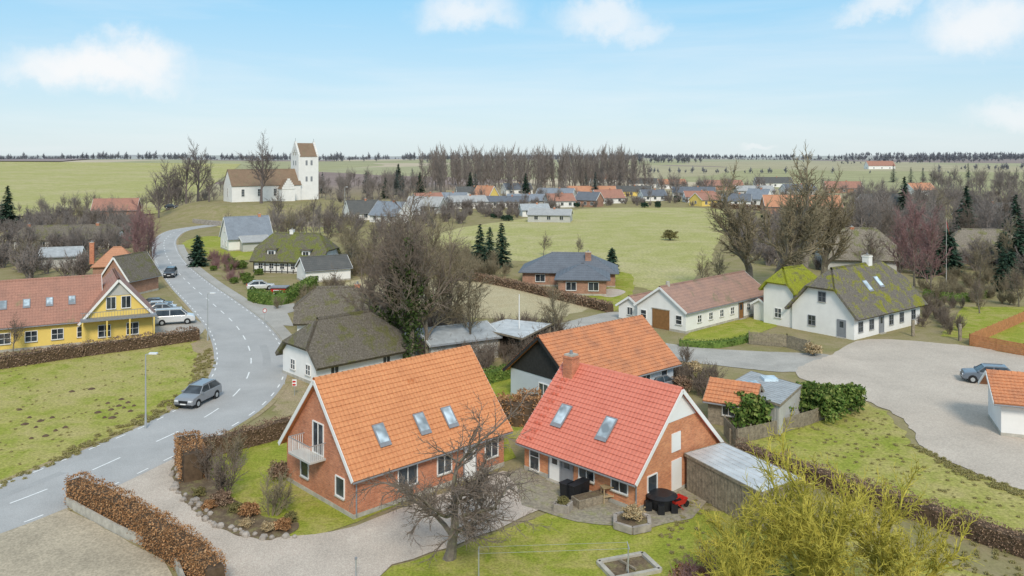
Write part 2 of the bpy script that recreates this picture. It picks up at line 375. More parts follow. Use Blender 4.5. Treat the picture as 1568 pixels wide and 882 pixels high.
ribbon(road, [w+1.0 for w in rwid], z=.045, k='verge').obj('road_shoulder')
ribbon(road, rwid, z=.06).obj('road')
ln = MB()
def resample(pts, step):
    out = [pts[0]]; d = 0
    for i in range(1, len(pts)):
        a, b = pts[i-1], pts[i]; L = (b-a).length; t = step-d
        while t <= L: out.append(a.lerp(b, t/L)); t += step
        d = (d+L) % step
    return out
rr = resample(road, .5); rrw = [rw(p) for p in rr]
i = 10
while i < len(rr)-8:
    ribbon(rr, rrw, 0, .070, 'line', ln, .14, i, i+6); i += 12
for sd in (1, -1):
    i = 0
    while i < len(rr)-5:
        ribbon(rr, rrw, lambda j: sd*(rrw[j]/2-.35), .070, 'line', ln, .13, i, i+3); i += 5
ln.obj('road_markings')
rp = MB(); g = random.Random(3); i = 20
while i < len(rr)-40:
    n = g.randint(6, 24); o_ = g.choice([-1.6, 1.6, .9, -1.1]); ribbon(rr, rrw, o_, .0645, 'asph2', rp, g.uniform(.4, 1.1), i, i+n); i += n+g.randint(20, 60)
rp.obj('asphalt_repairs')
kb = MB()
a = [q for q in rr if 92 < q.y < 200]; aw = [rw(q) for q in a]
for i in range(len(a)-1):
    d = (a[i+1]-a[i]).normalized(); n = Vector((-d.y, d.x, 0))
    kb.beam(a[i]+n*-(aw[i]/2+.08)+Vector((0, 0, .06)), a[i+1]+n*-(aw[i]/2+.08)+Vector((0, 0, .06)), .14, .12, 'plinth')
kb.obj('road_kerb')
ribbon(a, aw, lambda j: -(rw(a[j])/2+.95), .10, 'lane', None, 1.5).obj('pavement')
sheet('side_road', [(372, 472), (395, 462), (430, 468), (520, 452), (530, 458), (440, 480), (450, 500), (415, 497)], .05, 'lane', False, 0)
sheet('side_road', [(395, 560), (432, 535), (462, 532), (458, 545), (440, 560), (436, 590)], .052, 'lane', False, 0)
sheet('house_driveway', [(150, 750), (215, 722), (292, 694), (298, 704), (268, 722), (292, 768), (338, 806), (400, 824), (480, 820), (545, 806), (640, 770), (770, 722), (815, 735), (850, 770), (760, 812), (690, 838), (600, 868), (540, 910), (360, 910), (300, 850), (215, 785)], .055, 'gravel', False, .1)
sheet('gravel_lot', [(-200, 900), (-100, 845), (0, 806), (60, 784), (104, 770), (104, 782), (180, 822), (250, 858), (275, 900), (200, 1000), (-200, 1000)], .055, 'dirt', False, .1)
sheet('gravel_yard', [(1270, 545), (1330, 520), (1480, 530), (1568, 545), (1750, 560), (1750, 800), (1568, 752), (1470, 715), (1412, 685), (1385, 645), (1340, 620), (1300, 606), (1220, 575), (1240, 555)], .05, 'yard', True, .15)
sheet('village_lane', [(1015, 525), (1060, 532), (1150, 538), (1280, 545), (1290, 565), (1200, 570), (1100, 560), (1030, 552), (960, 540), (820, 505), (840, 498), (930, 515)], .045, 'lane', True, .1)
sheet('village_lane', [(820, 508), (880, 490), (940, 478), (960, 488), (900, 500), (850, 515)], .04, 'lane', True, .1)
sheet('patio', [(775, 728), (800, 718), (850, 742), (960, 780), (1060, 745), (1110, 740), (1060, 795), (985, 812), (880, 800), (800, 775), (790, 745)], .065, 'paving', False, .05)
sheet('car_park', [(225, 500), (240, 462), (262, 470), (318, 500), (300, 520), (245, 515)], .05, 'lane', False, .05)
sheet('garden_bed', [(262, 722), (285, 705), (310, 700), (330, 745), (400, 790), (450, 800), (440, 820), (390, 826), (330, 806), (285, 770)], .065, 'soil', True, .15)
mb = MB()
for (x, y) in [(30, 628), (45, 640), (62, 645), (85, 660), (70, 668), (100, 655), (48, 672), (182, 622), (190, 625), (170, 628), (178, 634), (160, 640), (196, 617), (150, 632), (205, 622), (165, 618), (110, 600), (140, 596), (186, 612), (200, 630), (172, 640), (55, 655), (38, 650), (80, 640)]:
    p = G(x, y); r = R.uniform(.2, .4)
    mb.cyl(p, p+Vector((0, 0, .14)), r, r*.3, 8, 'core')
mb.obj('mole_hills')
# ---------------------------------------------------------------- tree generators
def tube(mb, pts, rad, n, k):
    V = []; m = len(pts)
    for i, p in enumerate(pts):
        d = (pts[min(i+1, m-1)]-pts[max(i-1, 0)]).normalized()
        up = Vector((0, 0, 1)) if abs(d.z) < .9 else Vector((1, 0, 0))
        a = d.cross(up).normalized(); b = a.cross(d)
        for j in range(n):
            t = 2*pi*j/n; V.append(p+(a*cos(t)+b*sin(t))*rad[i])
    mb.faces(V, [(i*n+j, i*n+(j+1) % n, (i+1)*n+(j+1) % n, (i+1)*n+j) for i in range(m-1) for j in range(n)], k)
def grow(mb, p, d, L, r, lev, C, g):
    ns = C['seg'][lev]; pts = [p]; tr = []
    for i in range(ns):
        w = C['wob'][lev]
        d = (d+Vector((g.gauss(0, w), g.gauss(0, w), g.gauss(0, w)+C['up'][lev]))).normalized()
        p = p+d*(L/ns); pts.append(p); tr.append(d)
    last = lev == C['lv']
    re = r*(.55 if last else C.get('tap', .5)); re = max(re, C['mr']*.6)
    rad = [r+(re-r)*i/ns for i in range(ns+1)]
    if lev == 0: rad[0] = r*1.3
    tube(mb, pts, rad, (7, 5, 4, 3, 3, 3)[lev], C['mb'] if lev < 2 else C['mt'])
    if C.get('ivy') and lev <= 1:
        for i in range(C['ivy'] if lev == 0 else C['ivy']//8):
            t = g.random()*ns*(1 if lev == 0 else .6); j = min(ns-1, int(t)); q = pts[j].lerp(pts[j+1], t-j)
            mb.leaf(q+Vector((g.gauss(0, 1), g.gauss(0, 1), g.gauss(0, 1)))*(.2 if lev else .38), .15, 'ivy', g)
    if last: return
    n = C['n'][lev]; s0 = C['st'][lev]; az = g.uniform(0, 6.28)
    for c in range(n):
        t = s0+(1-s0)*(c+.5+g.uniform(-.4, .4))/n
        t = min(.999, t)
        f = t*ns; j = int(f); q = pts[j].lerp(pts[j+1], f-j); dd = tr[j]
        az += 2.4+g.uniform(-.5, .5)
        up = Vector((0, 0, 1)) if abs(dd.z) < .9 else Vector((1, 0, 0))
        a = dd.cross(up).normalized(); b = a.cross(dd)
        an = C['an'][lev]*g.uniform(.7, 1.25)*(1-.35*t)
        nd_ = dd*cos(an)+(a*cos(az)+b*sin(az))*sin(an)
        ln_ = L*C['ln'][lev]*g.uniform(.7, 1.15)*(1.15-.45*t)
        grow(mb, q, nd_, ln_, max(C['mr'], (rad[j]*(1-(f-j))+rad[j+1]*(f-j))*C['rr']), lev+1, C, g)
    if lev < C['lv']:
        grow(mb, pts[-1], tr[-1], L*C['ln'][lev], re*.9, lev+1, C, g)
def norm(mb, H):
    zs = sorted(v[2] for v in mb.v); k = H/zs[int(len(zs)*.985)]; mb.v = [(v[0]*k, v[1]*k, v[2]*k) for v in mb.v]
def treemesh(name, seed, H, r, **kw):
    C = dict(lv=4, seg=[5, 5, 4, 3, 2], wob=[.06, .13, .16, .18, .2], up=[.05, .08, .05, .03, .0], n=[7, 6, 6, 6], st=[.35, .25, .2, .15], an=[.85, .8, .8, .8],
             ln=[.62, .55, .5, .5], rr=.62, mr=.012, mb='bark', mt='twig', tf=.5)
    C.update(kw); mb = MB(); g = random.Random(seed)
    grow(mb, Vector((0, 0, -.1)), Vector((g.uniform(-.06, .06), g.uniform(-.06, .06), 1)), H*C['tf'], r, 0, C, g)
    norm(mb, H)
    return mb.mesh(name)
T = {}
T['big1'] = treemesh('bare_a', 1, 17, .30, ivy=1400, n=[9, 7, 6, 6], mr=.017)
T['big2'] = treemesh('bare_b', 2, 16, .28, n=[9, 7, 6, 6], mr=.017, mt='twigo')
T['oak1'] = treemesh('bare_c', 3, 12, .2, n=[8, 7, 6, 6], mr=.015)
T['oak2'] = treemesh('bare_d', 4, 12, .18, n=[8, 7, 6, 6], mr=.015, mt='twigo')
T['lime'] = treemesh('bare_e', 15, 18, .5, n=[8, 7, 7, 6], mr=.021, mt='twigo', an=[1.0, .75, .8, .8], st=[.3, .3, .2, .1], up=[.0, .16, .08, .03, 0], wob=[.08, .17, .18, .2, .2], tf=.42)
T['redb'] = treemesh('bare_f', 6, 12, .13, n=[14, 7, 6, 5], mt='twigr', mb='bark', tf=.65, st=[.15, .15, .15, .1], ln=[.42, .5, .5, .5], an=[.6, .6, .6, .6], up=[.02, .12, .05, 0, 0], mr=.015)
T['apple'] = treemesh('bare_g', 11, 7.4, .17, lv=4, n=[8, 8, 8, 6], tf=.28, st=[.35, .2, .1, .1], ln=[1.15, .62, .5, .45], an=[1.15, .85, .9, .9], up=[.0, .02, .04, .0, -.05], wob=[.16, .22, .25, .25, .25], mr=.0095, mt='twig', rr=.6)
T['yell'] = treemesh('bare_y', 21, 6.6, .15, lv=4, n=[8, 8, 7, 6], tf=.22, st=[.2, .15, .1, .1], ln=[1.25, .62, .5, .5], an=[1.0, .8, .8, .8], up=[.0, .06, .08, .06, .03], wob=[.16, .2, .22, .25, .25], mr=.0095, mt='twigy', mb='twigy', rr=.55)
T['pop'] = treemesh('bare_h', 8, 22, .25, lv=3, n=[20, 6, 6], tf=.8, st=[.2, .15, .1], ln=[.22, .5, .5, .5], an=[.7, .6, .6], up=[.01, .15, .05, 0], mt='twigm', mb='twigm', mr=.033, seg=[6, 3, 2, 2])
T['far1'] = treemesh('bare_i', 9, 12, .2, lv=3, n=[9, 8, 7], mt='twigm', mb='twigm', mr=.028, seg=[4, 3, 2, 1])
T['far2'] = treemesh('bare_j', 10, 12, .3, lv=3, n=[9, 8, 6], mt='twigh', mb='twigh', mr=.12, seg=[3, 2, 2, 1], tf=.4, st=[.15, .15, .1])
T['ch'] = treemesh('bare_k', 12, 18, .35, n=[9, 6, 6, 5], mt='twigd', mb='twigd', mr=.024)
def shrubmesh(name, seed, H, stems, k, mr, lean=.5, n=(6, 5, 4), up=.05):
    mb = MB(); g = random.Random(seed)
    C = dict(lv=3, seg=[4, 3, 2, 2], wob=[.12, .16, .2, .2], up=[up, .08, .04, 0], n=list(n), st=[.15, .1, .1], an=[.6, .7, .7], ln=[.5, .5, .5], rr=.6, mr=mr, mb=k, mt=k)
    for i in range(stems):
        a = g.uniform(0, 6.28); l = g.uniform(.1, lean)
        grow(mb, Vector((cos(a)*.15*H*l, sin(a)*.15*H*l, 0)), Vector((cos(a)*l, sin(a)*l, 1)).normalized(), H*.55*g.uniform(.8, 1.1), mr*3, 0, C, g)
    norm(mb, H)
    return mb.mesh(name)
T['shr1'] = shrubmesh('shrub_a', 1, 3, 9, 'twig', .011)
T['shr2'] = shrubmesh('shrub_b', 2, 3, 9, 'twigo', .011, .8)
T['shr3'] = shrubmesh('shrub_c', 3, 3, 9, 'twigr', .011, .7)
T['shrm'] = shrubmesh('shrub_m', 5, 4, 8, 'twigm', .03, .8, (5, 5, 4))
def conifer(name, seed, H, Rr, k='conif', dens=1.0, pw=.9):
    mb = MB(); g = random.Random(seed); mb.cyl((0, 0, -.1), (0, 0, H*.97), H*.016+.04, .02, 6, 'bark')
    nw = int(H*3.2*dens)+6
    for w in range(nw):
        z = H*(.06+.94*(w/nw)); rr_ = Rr*((1-w/nw)**pw)*g.uniform(.8, 1.1)+.06
        nb = 7+int(rr_*3)
        for b in range(nb):
            a = g.uniform(0, 6.28); L = rr_*g.uniform(.65, 1.15)
            m = max(2, int(L*5*dens))
            for i in range(m):
                t = (i+.7)/m; q = Vector((cos(a)*L*t, sin(a)*L*t, z-L*t*.28+L*t*t*.12+g.gauss(0, .06)))
                d = Vector((cos(a+g.gauss(0, .6)), sin(a+g.gauss(0, .6)), -.25+g.gauss(0, .2)))*(.26+.02*H)
                s_ = Vector((-d.y, d.x, g.gauss(0, .1)))*.4
                mb.poly([q-d*.4, q+s_, q+d, q-s_], k)
    return mb.mesh(name)
T['con1'] = conifer('conifer_a', 1, 12, 3.2); T['con2'] = conifer('conifer_b', 2, 9, 2.6)
T['cyp'] = conifer('conifer_c', 3, 5, 1.5, 'conif', 1.8, .55)
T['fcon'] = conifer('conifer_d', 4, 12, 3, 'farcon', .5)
def bushmesh(name, seed, k, n=3500, leaf=.11, rx=1., rz=1.):
    mb = MB(); g = random.Random(seed)
    for i in range(n):
        d = Vector((g.gauss(0, 1), g.gauss(0, 1), g.gauss(0, 1))).normalized()
        if d.z < -.5: d.z = -d.z
        rad = (.72+.55*noise.noise(d*1.9+Vector((seed*3, 0, 0)))+.25*noise.noise(d*5+Vector((0, seed, 0))))*g.uniform(.6, 1.12)
        mb.leaf(Vector((d.x*rx*rad, d.y*rx*rad, rz*(.55+d.z*.62*rad*1.1))), leaf*g.uniform(.6, 1.2), k, g)
    for i in range(8):
        a = g.uniform(0, 6.28); mb.cyl((0, 0, 0), (cos(a)*.45*rx, sin(a)*.45*rx, rz*.8), .05, .015, 4, 'bark', False)
    return mb.mesh(name)
T['bush'] = bushmesh('bush_a', 1, 'green', 4500, .085); T['bush2'] = bushmesh('bush_b', 2, 'olive', 3000, .08); T['bushb'] = bushmesh('bush_c', 3, 'beech', 2600, .09)
T['bushd'] = bushmesh('bush_d', 4, 'dry', 2200, .07); T['straw'] = bushmesh('bush_e', 5, 'straw', 1500, .09); T['tuft'] = bushmesh('bush_f', 6, 'tuftm', 260, .16)
T['bushk'] = bushmesh('bush_g', 7, 'conif', 2600, .11)
def inpoly(x, y, w):
    c = False; n = len(w)
    for i in range(n):
        a, b = w[i], w[i-1]
        if (a[1] > y) != (b[1] > y) and x < (b[0]-a[0])*(y-a[1])/(b[1]-a[1])+a[0]: c = not c
    return c
ROADP = [(p.x, p.y) for p in rr]
MEAD = [tuple(G(*p))[:2] for p in [(655, 372), (700, 352), (800, 337), (880, 323), (960, 320), (1090, 321), (1112, 340), (1096, 370), (1080, 400), (1040, 438), (975, 436), (925, 418), (860, 398), (800, 398), (700, 392)]]
def inst(name, mb, tkey, child):
    o = mb.obj(name); o.instance_type = 'FACES'; o.use_instance_faces_scale = True; o.instance_faces_scale = 1
    o.show_instancer_for_render = False; o.show_instancer_for_viewport = False
    c = bpy.data.objects.new(child, T[tkey]); COL.objects.link(c); c.parent = o
def iq(mb, x, y, s, g):
    a = g.uniform(0, 6.28); z = hgt(x, y)-.05; h = s/2*1.41421
    mb.poly([(x+h*cos(a+k*pi/2), y+h*sin(a+k*pi/2), z) for k in range(4)], 'ground')
def scatter(name, tkey, child, poly, n, smin, smax, world=False, avoid=True):
    g = random.Random(len(name)*77+n); mb = MB(); cnt = 0; tries = 0
    w = [(p if world else tuple(G(*p))[:2]) for p in poly]; x0 = min(p[0] for p in w); x1 = max(p[0] for p in w); y0 = min(p[1] for p in w); y1 = max(p[1] for p in w)
    while cnt < n and tries < n*30:
        tries += 1
        x = g.uniform(x0, x1); y = g.uniform(y0, y1)
        if not inpoly(x, y, w): continue
        if avoid and (inpoly(x, y, MEAD) or (y < 270 and any(abs(x-a) < 5.5 and abs(y-b) < 5.5 for a, b in ROADP[::6]))): continue
        iq(mb, x, y, g.uniform(smin, smax), g); cnt += 1
    inst(name, mb, tkey, child)
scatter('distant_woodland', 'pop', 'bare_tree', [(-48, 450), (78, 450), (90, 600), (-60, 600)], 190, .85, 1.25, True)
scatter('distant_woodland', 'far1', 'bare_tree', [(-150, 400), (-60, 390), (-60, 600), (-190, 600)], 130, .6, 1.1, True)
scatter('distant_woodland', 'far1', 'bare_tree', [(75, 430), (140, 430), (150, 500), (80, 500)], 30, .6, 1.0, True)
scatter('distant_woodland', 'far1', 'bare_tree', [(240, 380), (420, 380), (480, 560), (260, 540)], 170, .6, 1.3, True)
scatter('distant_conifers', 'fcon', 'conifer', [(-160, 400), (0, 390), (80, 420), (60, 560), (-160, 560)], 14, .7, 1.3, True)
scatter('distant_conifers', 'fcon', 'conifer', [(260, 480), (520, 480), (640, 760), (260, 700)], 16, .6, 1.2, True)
# woods and hedgerows across the far farmland: irregular clumps with open fields between
g = random.Random(41); mb = MB()
def clump(cx, cy, lx, ly, n, s0, s1, rot):
    for i in range(n):
        u = g.gauss(0, .45); v = g.gauss(0, .45); x = cx+u*lx*cos(rot)-v*ly*sin(rot); y = cy+u*lx*sin(rot)+v*ly*cos(rot)
        iq(mb, x, y, g.uniform(s0, s1), g)
for i in range(46):
    d = 700+2600*g.random()**1.1; th = g.uniform(-.62, .62); cx, cy = d*math.tan(th), d
    if -1150 < cx < -250 and 600 < cy < 1450: continue
    if -250 < cx < 500 and cy < 1300 and g.random() < .5: continue
    big = g.random() < .3
    k = 1+d/2600
    if big: clump(cx, cy, g.uniform(60, 150)*k, g.uniform(20, 50), int(26*k), .6, 1.1, g.uniform(-.3, .3))
    else: clump(cx, cy, g.uniform(120, 260)*k, 4, int(24*k), .2, .6, g.uniform(-.6, .6))
for cx, cy, lx, n in ((1050, 1650, 300, 170), (760, 1500, 110, 50), (1350, 1900, 300, 130), (400, 2300, 170, 70), (650, 900, 110, 50), (-150, 1500, 110, 40), (-330, 1350, 120, 34), (-700, 1480, 100, 20), (-1000, 1520, 120, 26)): clump(cx, cy, lx, 60, n, .6, 1.2, 0)
for i in range(18): clump(g.uniform(-3000, 3000), g.uniform(3000, 4400), g.uniform(150, 420), 50, 36, .8, 1.6, 0)
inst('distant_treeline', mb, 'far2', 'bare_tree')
# mid-village mass of bare scrub and garden trees
scatter('village_scrub', 'far1', 'bare_tree', [(490, 345), (640, 330), (900, 318), (880, 295), (700, 300), (520, 310)], 70, .35, .75)
scatter('village_scrub', 'shrm', 'bare_shrub', [(490, 365), (600, 372), (690, 345), (860, 325), (870, 305), (520, 322)], 220, .5, 1.1)
scatter('village_scrub', 'shrm', 'bare_shrub', [(880, 318), (1110, 318), (1300, 330), (1568, 340), (1568, 300), (900, 300)], 210, .45, .95)
scatter('village_scrub', 'far1', 'bare_tree', [(900, 312), (1110, 312), (1568, 335), (1568, 290), (900, 290)], 56, .35, .7)
scatter('village_scrub', 'far1', 'bare_tree', [(1290, 400), (1568, 400), (1640, 330), (1300, 310)], 120, .5, 1.05)
scatter('village_scrub', 'shrm', 'bare_shrub', [(1110, 420), (1400, 420), (1700, 440), (1700, 350), (1130, 335)], 320, .6, 1.3)
scatter('village_scrub', 'shr2', 'bare_shrub', [(500, 430), (540, 395), (640, 385), (700, 400), (780, 425), (720, 432), (600, 428)], 130, .7, 1.4)
scatter('village_scrub', 'shr1', 'bare_shrub', [(660, 500), (860, 520), (870, 560), (720, 580), (650, 560)], 70, .6, 1.1)
scatter('village_scrub', 'shr1', 'bare_shrub', [(520, 500), (620, 490), (700, 500), (690, 540), (560, 530)], 50, .7, 1.3)
scatter('village_scrub', 'shr3', 'bare_shrub', [(270, 400), (340, 395), (380, 425), (340, 440), (300, 420)], 26, .4, .8)
scatter('village_scrub', 'far1', 'bare_tree', [(-60, 345), (240, 330), (240, 312), (-60, 325)], 40, .3, .6)
scatter('village_scrub', 'far1', 'bare_tree', [(30, 400), (200, 400), (220, 345), (120, 335), (30, 350)], 34, .4, .75)
scatter('village_scrub', 'shrm', 'bare_shrub', [(-60, 430), (130, 430), (200, 380), (225, 345), (120, 335), (-60, 345)], 170, .6, 1.3)
scatter('village_scrub', 'far1', 'bare_tree', [(235, 330), (330, 325), (330, 312), (235, 314)], 22, .5, .9)
scatter('village_scrub', 'far1', 'bare_tree', [(410, 372), (500, 372), (520, 350), (420, 350)], 26, .4, .7)
scatter('village_scrub', 'shr2', 'bare_shrub', [(400, 470), (480, 440), (530, 440), (500, 500), (450, 500)], 22, .4, .8)
scatter('village_scrub', 'shr2', 'bare_shrub', [(1400, 480), (1568, 470), (1568, 420), (1410, 430)], 70, .4, .9)
scatter('village_scrub', 'shr1', 'bare_shrub', [(1400, 512), (1470, 515), (1475, 470), (1410, 470)], 26, .4, .7)
scatter('village_scrub', 'shr1', 'bare_shrub', [(1030, 545), (1060, 560), (1110, 600), (1080, 625), (1030, 590)], 20, .4, .7)
scatter('village_evergreens', 'bushk', 'evergreen_shrub', [(500, 400), (640, 380), (690, 345), (880, 312), (1100, 300), (1568, 330), (1568, 440), (1420, 440), (1300, 380), (1130, 335), (900, 318), (700, 400), (600, 400)], 50, 1.0, 2.0)
scatter('village_evergreens', 'bush', 'evergreen_shrub', [(270, 400), (400, 400), (420, 460), (330, 440)], 14, .7, 1.3)
scatter('village_evergreens', 'cyp', 'conifer', [(1400, 430), (1568, 430), (1700, 400), (1568, 380), (1420, 400)], 22, .7, 1.8)
scatter('rough_grass', 'tuft', 'grass_tuft', [(285, 600), (300, 545), (322, 530), (330, 560), (305, 600), (270, 628), (0, 752), (0, 742)], 260, .15, .32, avoid=False)
scatter('rough_grass', 'tuft', 'grass_tuft', [(1000, 812), (1100, 740), (1568, 850), (1568, 980), (1100, 980)], 600, .1, .22, avoid=False)
scatter('rough_grass', 'tuft', 'grass_tuft', [(1120, 690), (1300, 620), (1345, 625), (1400, 685), (1568, 752), (1568, 830), (1380, 765)], 250, .08, .2, avoid=False)
scatter('rough_grass', 'tuft', 'grass_tuft', [(1390, 680), (1415, 688), (1470, 717), (1568, 754), (1568, 764), (1460, 726)], 130, .12, .26, avoid=False)
scatter('rough_grass', 'tuft', 'grass_tuft', [(0, 560), (300, 520), (322, 560), (200, 665), (0, 745)], 260, .06, .16, avoid=False)
# ---------------------------------------------------------------- hedges, fences
def hedge(name, px, w, h, k, dens=70, leaf=.075, world=False, rough=.12, z=0):
    pts = [Vector(p+(0,)) if world else G(*p) for p in px]
    if len(pts) > 2: pts = cr(pts, 5)
    pts = resample(pts, .5)+[pts[-1]]; mb = MB(); g = random.Random(len(name)+len(pts))
    ring = []
    for i, p in enumerate(pts):
        d = (pts[min(i+1, len(pts)-1)]-pts[max(i-1, 0)]).normalized(); n = Vector((-d.y, d.x, 0))
        hh = h*(.9+.1*noise.noise(p*.7)); ww = w*(.42+.06*noise.noise(p*.9+Vector((5, 5, 5))))
        ring += [p-n*ww, p-n*ww*.95+Vector((0, 0, hh*.93)), p+n*ww*.95+Vector((0, 0, hh*.93)), p+n*ww]
    m = len(pts)
    mb.faces(ring, [(i*4+j, i*4+j+1, i*4+5+j, i*4+4+j) for i in range(m-1) for j in range(3)]+[(0, 1, 2, 3), (m*4-4, m*4-3, m*4-2, m*4-1)], 'core' if k in ('beech', 'dry') else k)
    L = (m-1)*.5; N = int(L*(2*h+w)*dens); N = min(N, 30000)
    for _ in range(N):
        f = g.random()*(m-1); i = min(m-2, int(f)); p = pts[i].lerp(pts[i+1], f-i); d = (pts[i+1]-pts[i]).normalized() if (pts[i+1]-pts[i]).length > 1e-6 else Vector((1, 0, 0)); n = Vector((-d.y, d.x, 0))
        u = g.random()*(2*h+w); hv = h*(1+rough*noise.noise(p*1.3)); wv = w*(.5+rough*.5*noise.noise(p*1.1+Vector((2, 7, 1))))
        if u < h: q = p-n*wv+Vector((0, 0, u/h*hv))
        elif u < 2*h: q = p+n*wv+Vector((0, 0, (u-h)/h*hv))
        else: q = p+n*(u-2*h-w/2)/(w/2)*wv+Vector((0, 0, hv))
        q = q+Vector((g.gauss(0, .06), g.gauss(0, .06), g.gauss(0, .06)))
        mb.leaf(q, leaf*g.uniform(.6, 1.3), k, g)
    o = mb.obj(name); o.location.z = z; return o
hedge('beech_hedge', [(112, 768), (185, 803), (245, 842), (290, 872), (330, 915)], 1.1, 1.75, 'beech', 190, .055)
hedge('beech_hedge', [(285, 705), (296, 738)], 1.5, 2.2, 'beech', 130, .06)
hedge('roadside_hedge', [(300, 704), (345, 692), (400, 678), (450, 664)], 1.0, 1.5, 'dry', 120, .06, rough=.3)
hedge('roadside_hedge', [(-60, 572), (0, 564), (120, 546), (230, 531), (303, 520)], 1.3, 1.4, 'dry', 60, .09, rough=.25)
hedge('garden_hedge', [(1130, 700), (1240, 738), (1380, 786), (1568, 850), (1680, 890)], 1.1, 1.2, 'dry', 120, .06, rough=.3)
hedge('boxwood_hedge', [(385, 460), (430, 466), (480, 440)], 1.6, 1.8, 'green', 40, .12)
hedge('boxwood_hedge', [(722, 592), (780, 578), (830, 560)], 1.0, 1.3, 'green', 50, .1)
hedge('copper_hedge', [(758, 640), (800, 650), (812, 632)], 1.8, 2.0, 'beech', 70, .09)
hedge('garden_hedge', [(700, 425), (780, 440), (870, 462), (935, 478)], 1.2, 1.3, 'dry', 40, .12)
hedge('low_hedge', [(1040, 530), (1100, 532), (1150, 522)], .7, .8, 'green', 50, .09)
hedge('low_hedge', [(1415, 455), (1470, 462), (1510, 455)], 1, 1.1, 'green', 40, .1)
hedge('garden_hedge', [(1090, 318), (1290, 330)], 2, 2, 'dry', 20, .2)
def fence(name, px, h, k, gap=.14, bw=.12, posts=2, horiz=False):
    pts = [G(*p) for p in px]; mb = MB()
    for a, b in zip(pts, pts[1:]):
        L = (b-a).length; n = max(1, int(L/posts)); up = Vector((0, 0, 1)); d = (b-a).normalized(); nn = Vector((-d.y, d.x, 0))
        for i in range(n+1):
            q = a.lerp(b, i/n); mb.beam(q-up*.2, q+up*(h+.08), .1, .1, k)
        if horiz:
            z = .12
            while z < h: mb.beam(a+up*z-nn*.065, b+up*z-nn*.065, .025, bw, k); z += bw+.025
        else:
            for z in (.25*h, .8*h): mb.beam(a+up*z-nn*.07, b+up*z-nn*.07, .035, .08, k)
            m = int(L/gap)
            for i in range(m): q = a.lerp(b, (i+.5)/m)-nn*.1; mb.beam(q+up*.05, q+up*(h-R.uniform(0, .05)), bw*.9, .02, k, nn)
    return mb.obj(name)
fence('board_fence', [(1485, 529), (1568, 545), (1650, 560)], 1.3, 'owood', horiz=True, bw=.2)
fence('board_fence', [(1485, 529), (1568, 492), (1620, 475)], 1.3, 'owood', horiz=True, bw=.2)
fence('garden_fence', [(1118, 682), (1180, 668), (1240, 650), (1312, 622)], 1.2, 'wood')
fence('garden_fence', [(1147, 527), (1205, 532), (1240, 542)], 1.5, 'wood')
fence('garden_fence', [(1110, 668), (1130, 690)], 1.6, 'wood')
mb = MB()
for x, y in ((1398, 515), (1470, 522)):
    p = G(x, y); mb.beam(p, p+Vector((0, 0, 2.0)), .3, .3, 'wood')
mb.obj('gate_posts')
mb = MB(); pts = cr([G(*p) for p in [(103, 775), (180, 818), (230, 840), (262, 858), (282, 900)]], 4)
for a, b in zip(pts, pts[1:]): mb.beam(a+Vector((0, 0, .25)), b+Vector((0, 0, .25)), .14, .6, 'plinth')
mb.obj('concrete_wall')
# ---------------------------------------------------------------- buildings
def win(mb, o, u, n, cx, z, w, h, nx=2, nz=1, fr='paint', gl='glass', fw=.07):
    o = Vector(o); u = Vector(u); n = Vector(n); up = Vector((0, 0, 1)); c = o+u*cx
    A = c-u*w/2+up*z; B = c+u*w/2+up*z
    mb.poly([A+n*.015, B+n*.015, B+up*h+n*.015, A+up*h+n*.015], gl)
    for z_ in (0, h): mb.beam(A+up*z_+n*.03, B+up*z_+n*.03, .09, fw, fr)
    for i in range(nx+1):
        q = A.lerp(B, i/nx); mb.beam(q+up*.0+n*.028, q+up*h+n*.028, fw if i in (0, nx) else .045, .08, fr, n)
    for j in range(1, nz):
        mb.beam(A+up*h*j/nz+n*.026, B+up*h*j/nz+n*.026, .07, .04, fr)
    mb.beam(A-up*.06+n*.06-u*.05, B-up*.06+n*.06+u*.05, .14, .05, 'plinth')
def door(mb, o, u, n, cx, w, h, k='paint', z=.1):
    o = Vector(o); u = Vector(u); n = Vector(n); up = Vector((0, 0, 1)); A = o+u*(cx-w/2)+up*z
    mb.prism([A, A+u*w, A+u*w+up*h, A+up*h], n*.05, k)
    mb.poly([A+u*w*.25+up*h*.55+n*.056, A+u*w*.75+up*h*.55+n*.056, A+u*w*.75+up*h*.9+n*.056, A+u*w*.25+up*h*.9+n*.056], 'glass')
    mb.beam(A+n*.04-u*.04, A+n*.04-u*.04+up*h, .07, .1, 'trim', n); mb.beam(A+n*.04+u*(w+.04), A+n*.04+u*(w+.04)+up*h, .07, .1, 'trim', n)
    mb.beam(A+n*.1-up*z*.5-u*.1, A+n*.1-up*z*.5+u*(w+.1), .5, z, 'plinth')
def tiled(mb, p, u, v, L, Sl, k, cw=.34, rib=.3, amp=.028, step=.05):
    n = u.cross(v).normalized(); nc = int(Sl/cw); cw = Sl/nc; nr = int(L/rib); sub = 4; m = nr*sub
    prof = [amp*(1 if j == 1 else .75 if j in (0, 2) else 0) for j in (0, 1, 2, 3)]
    for c in range(nc):
        a = []; b = []; l = []
        for i in range(m+1):
            q = p+u*(L*i/m); sag = .012*noise.noise(Vector((i*.05, c*.5, 0))); h = prof[i % 4]+sag
            a.append(q+v*(c*cw)+n*(step+h)); b.append(q+v*((c+1)*cw)+n*(h*.9+.005)); l.append(q+v*(c*cw+.01)+n*(0))
        N = m+1
        mb.faces(l+a+b, [(i, i+1, N+i+1, N+i) for i in range(m)]+[(N+i, N+i+1, 2*N+i+1, 2*N+i) for i in range(m)], k)
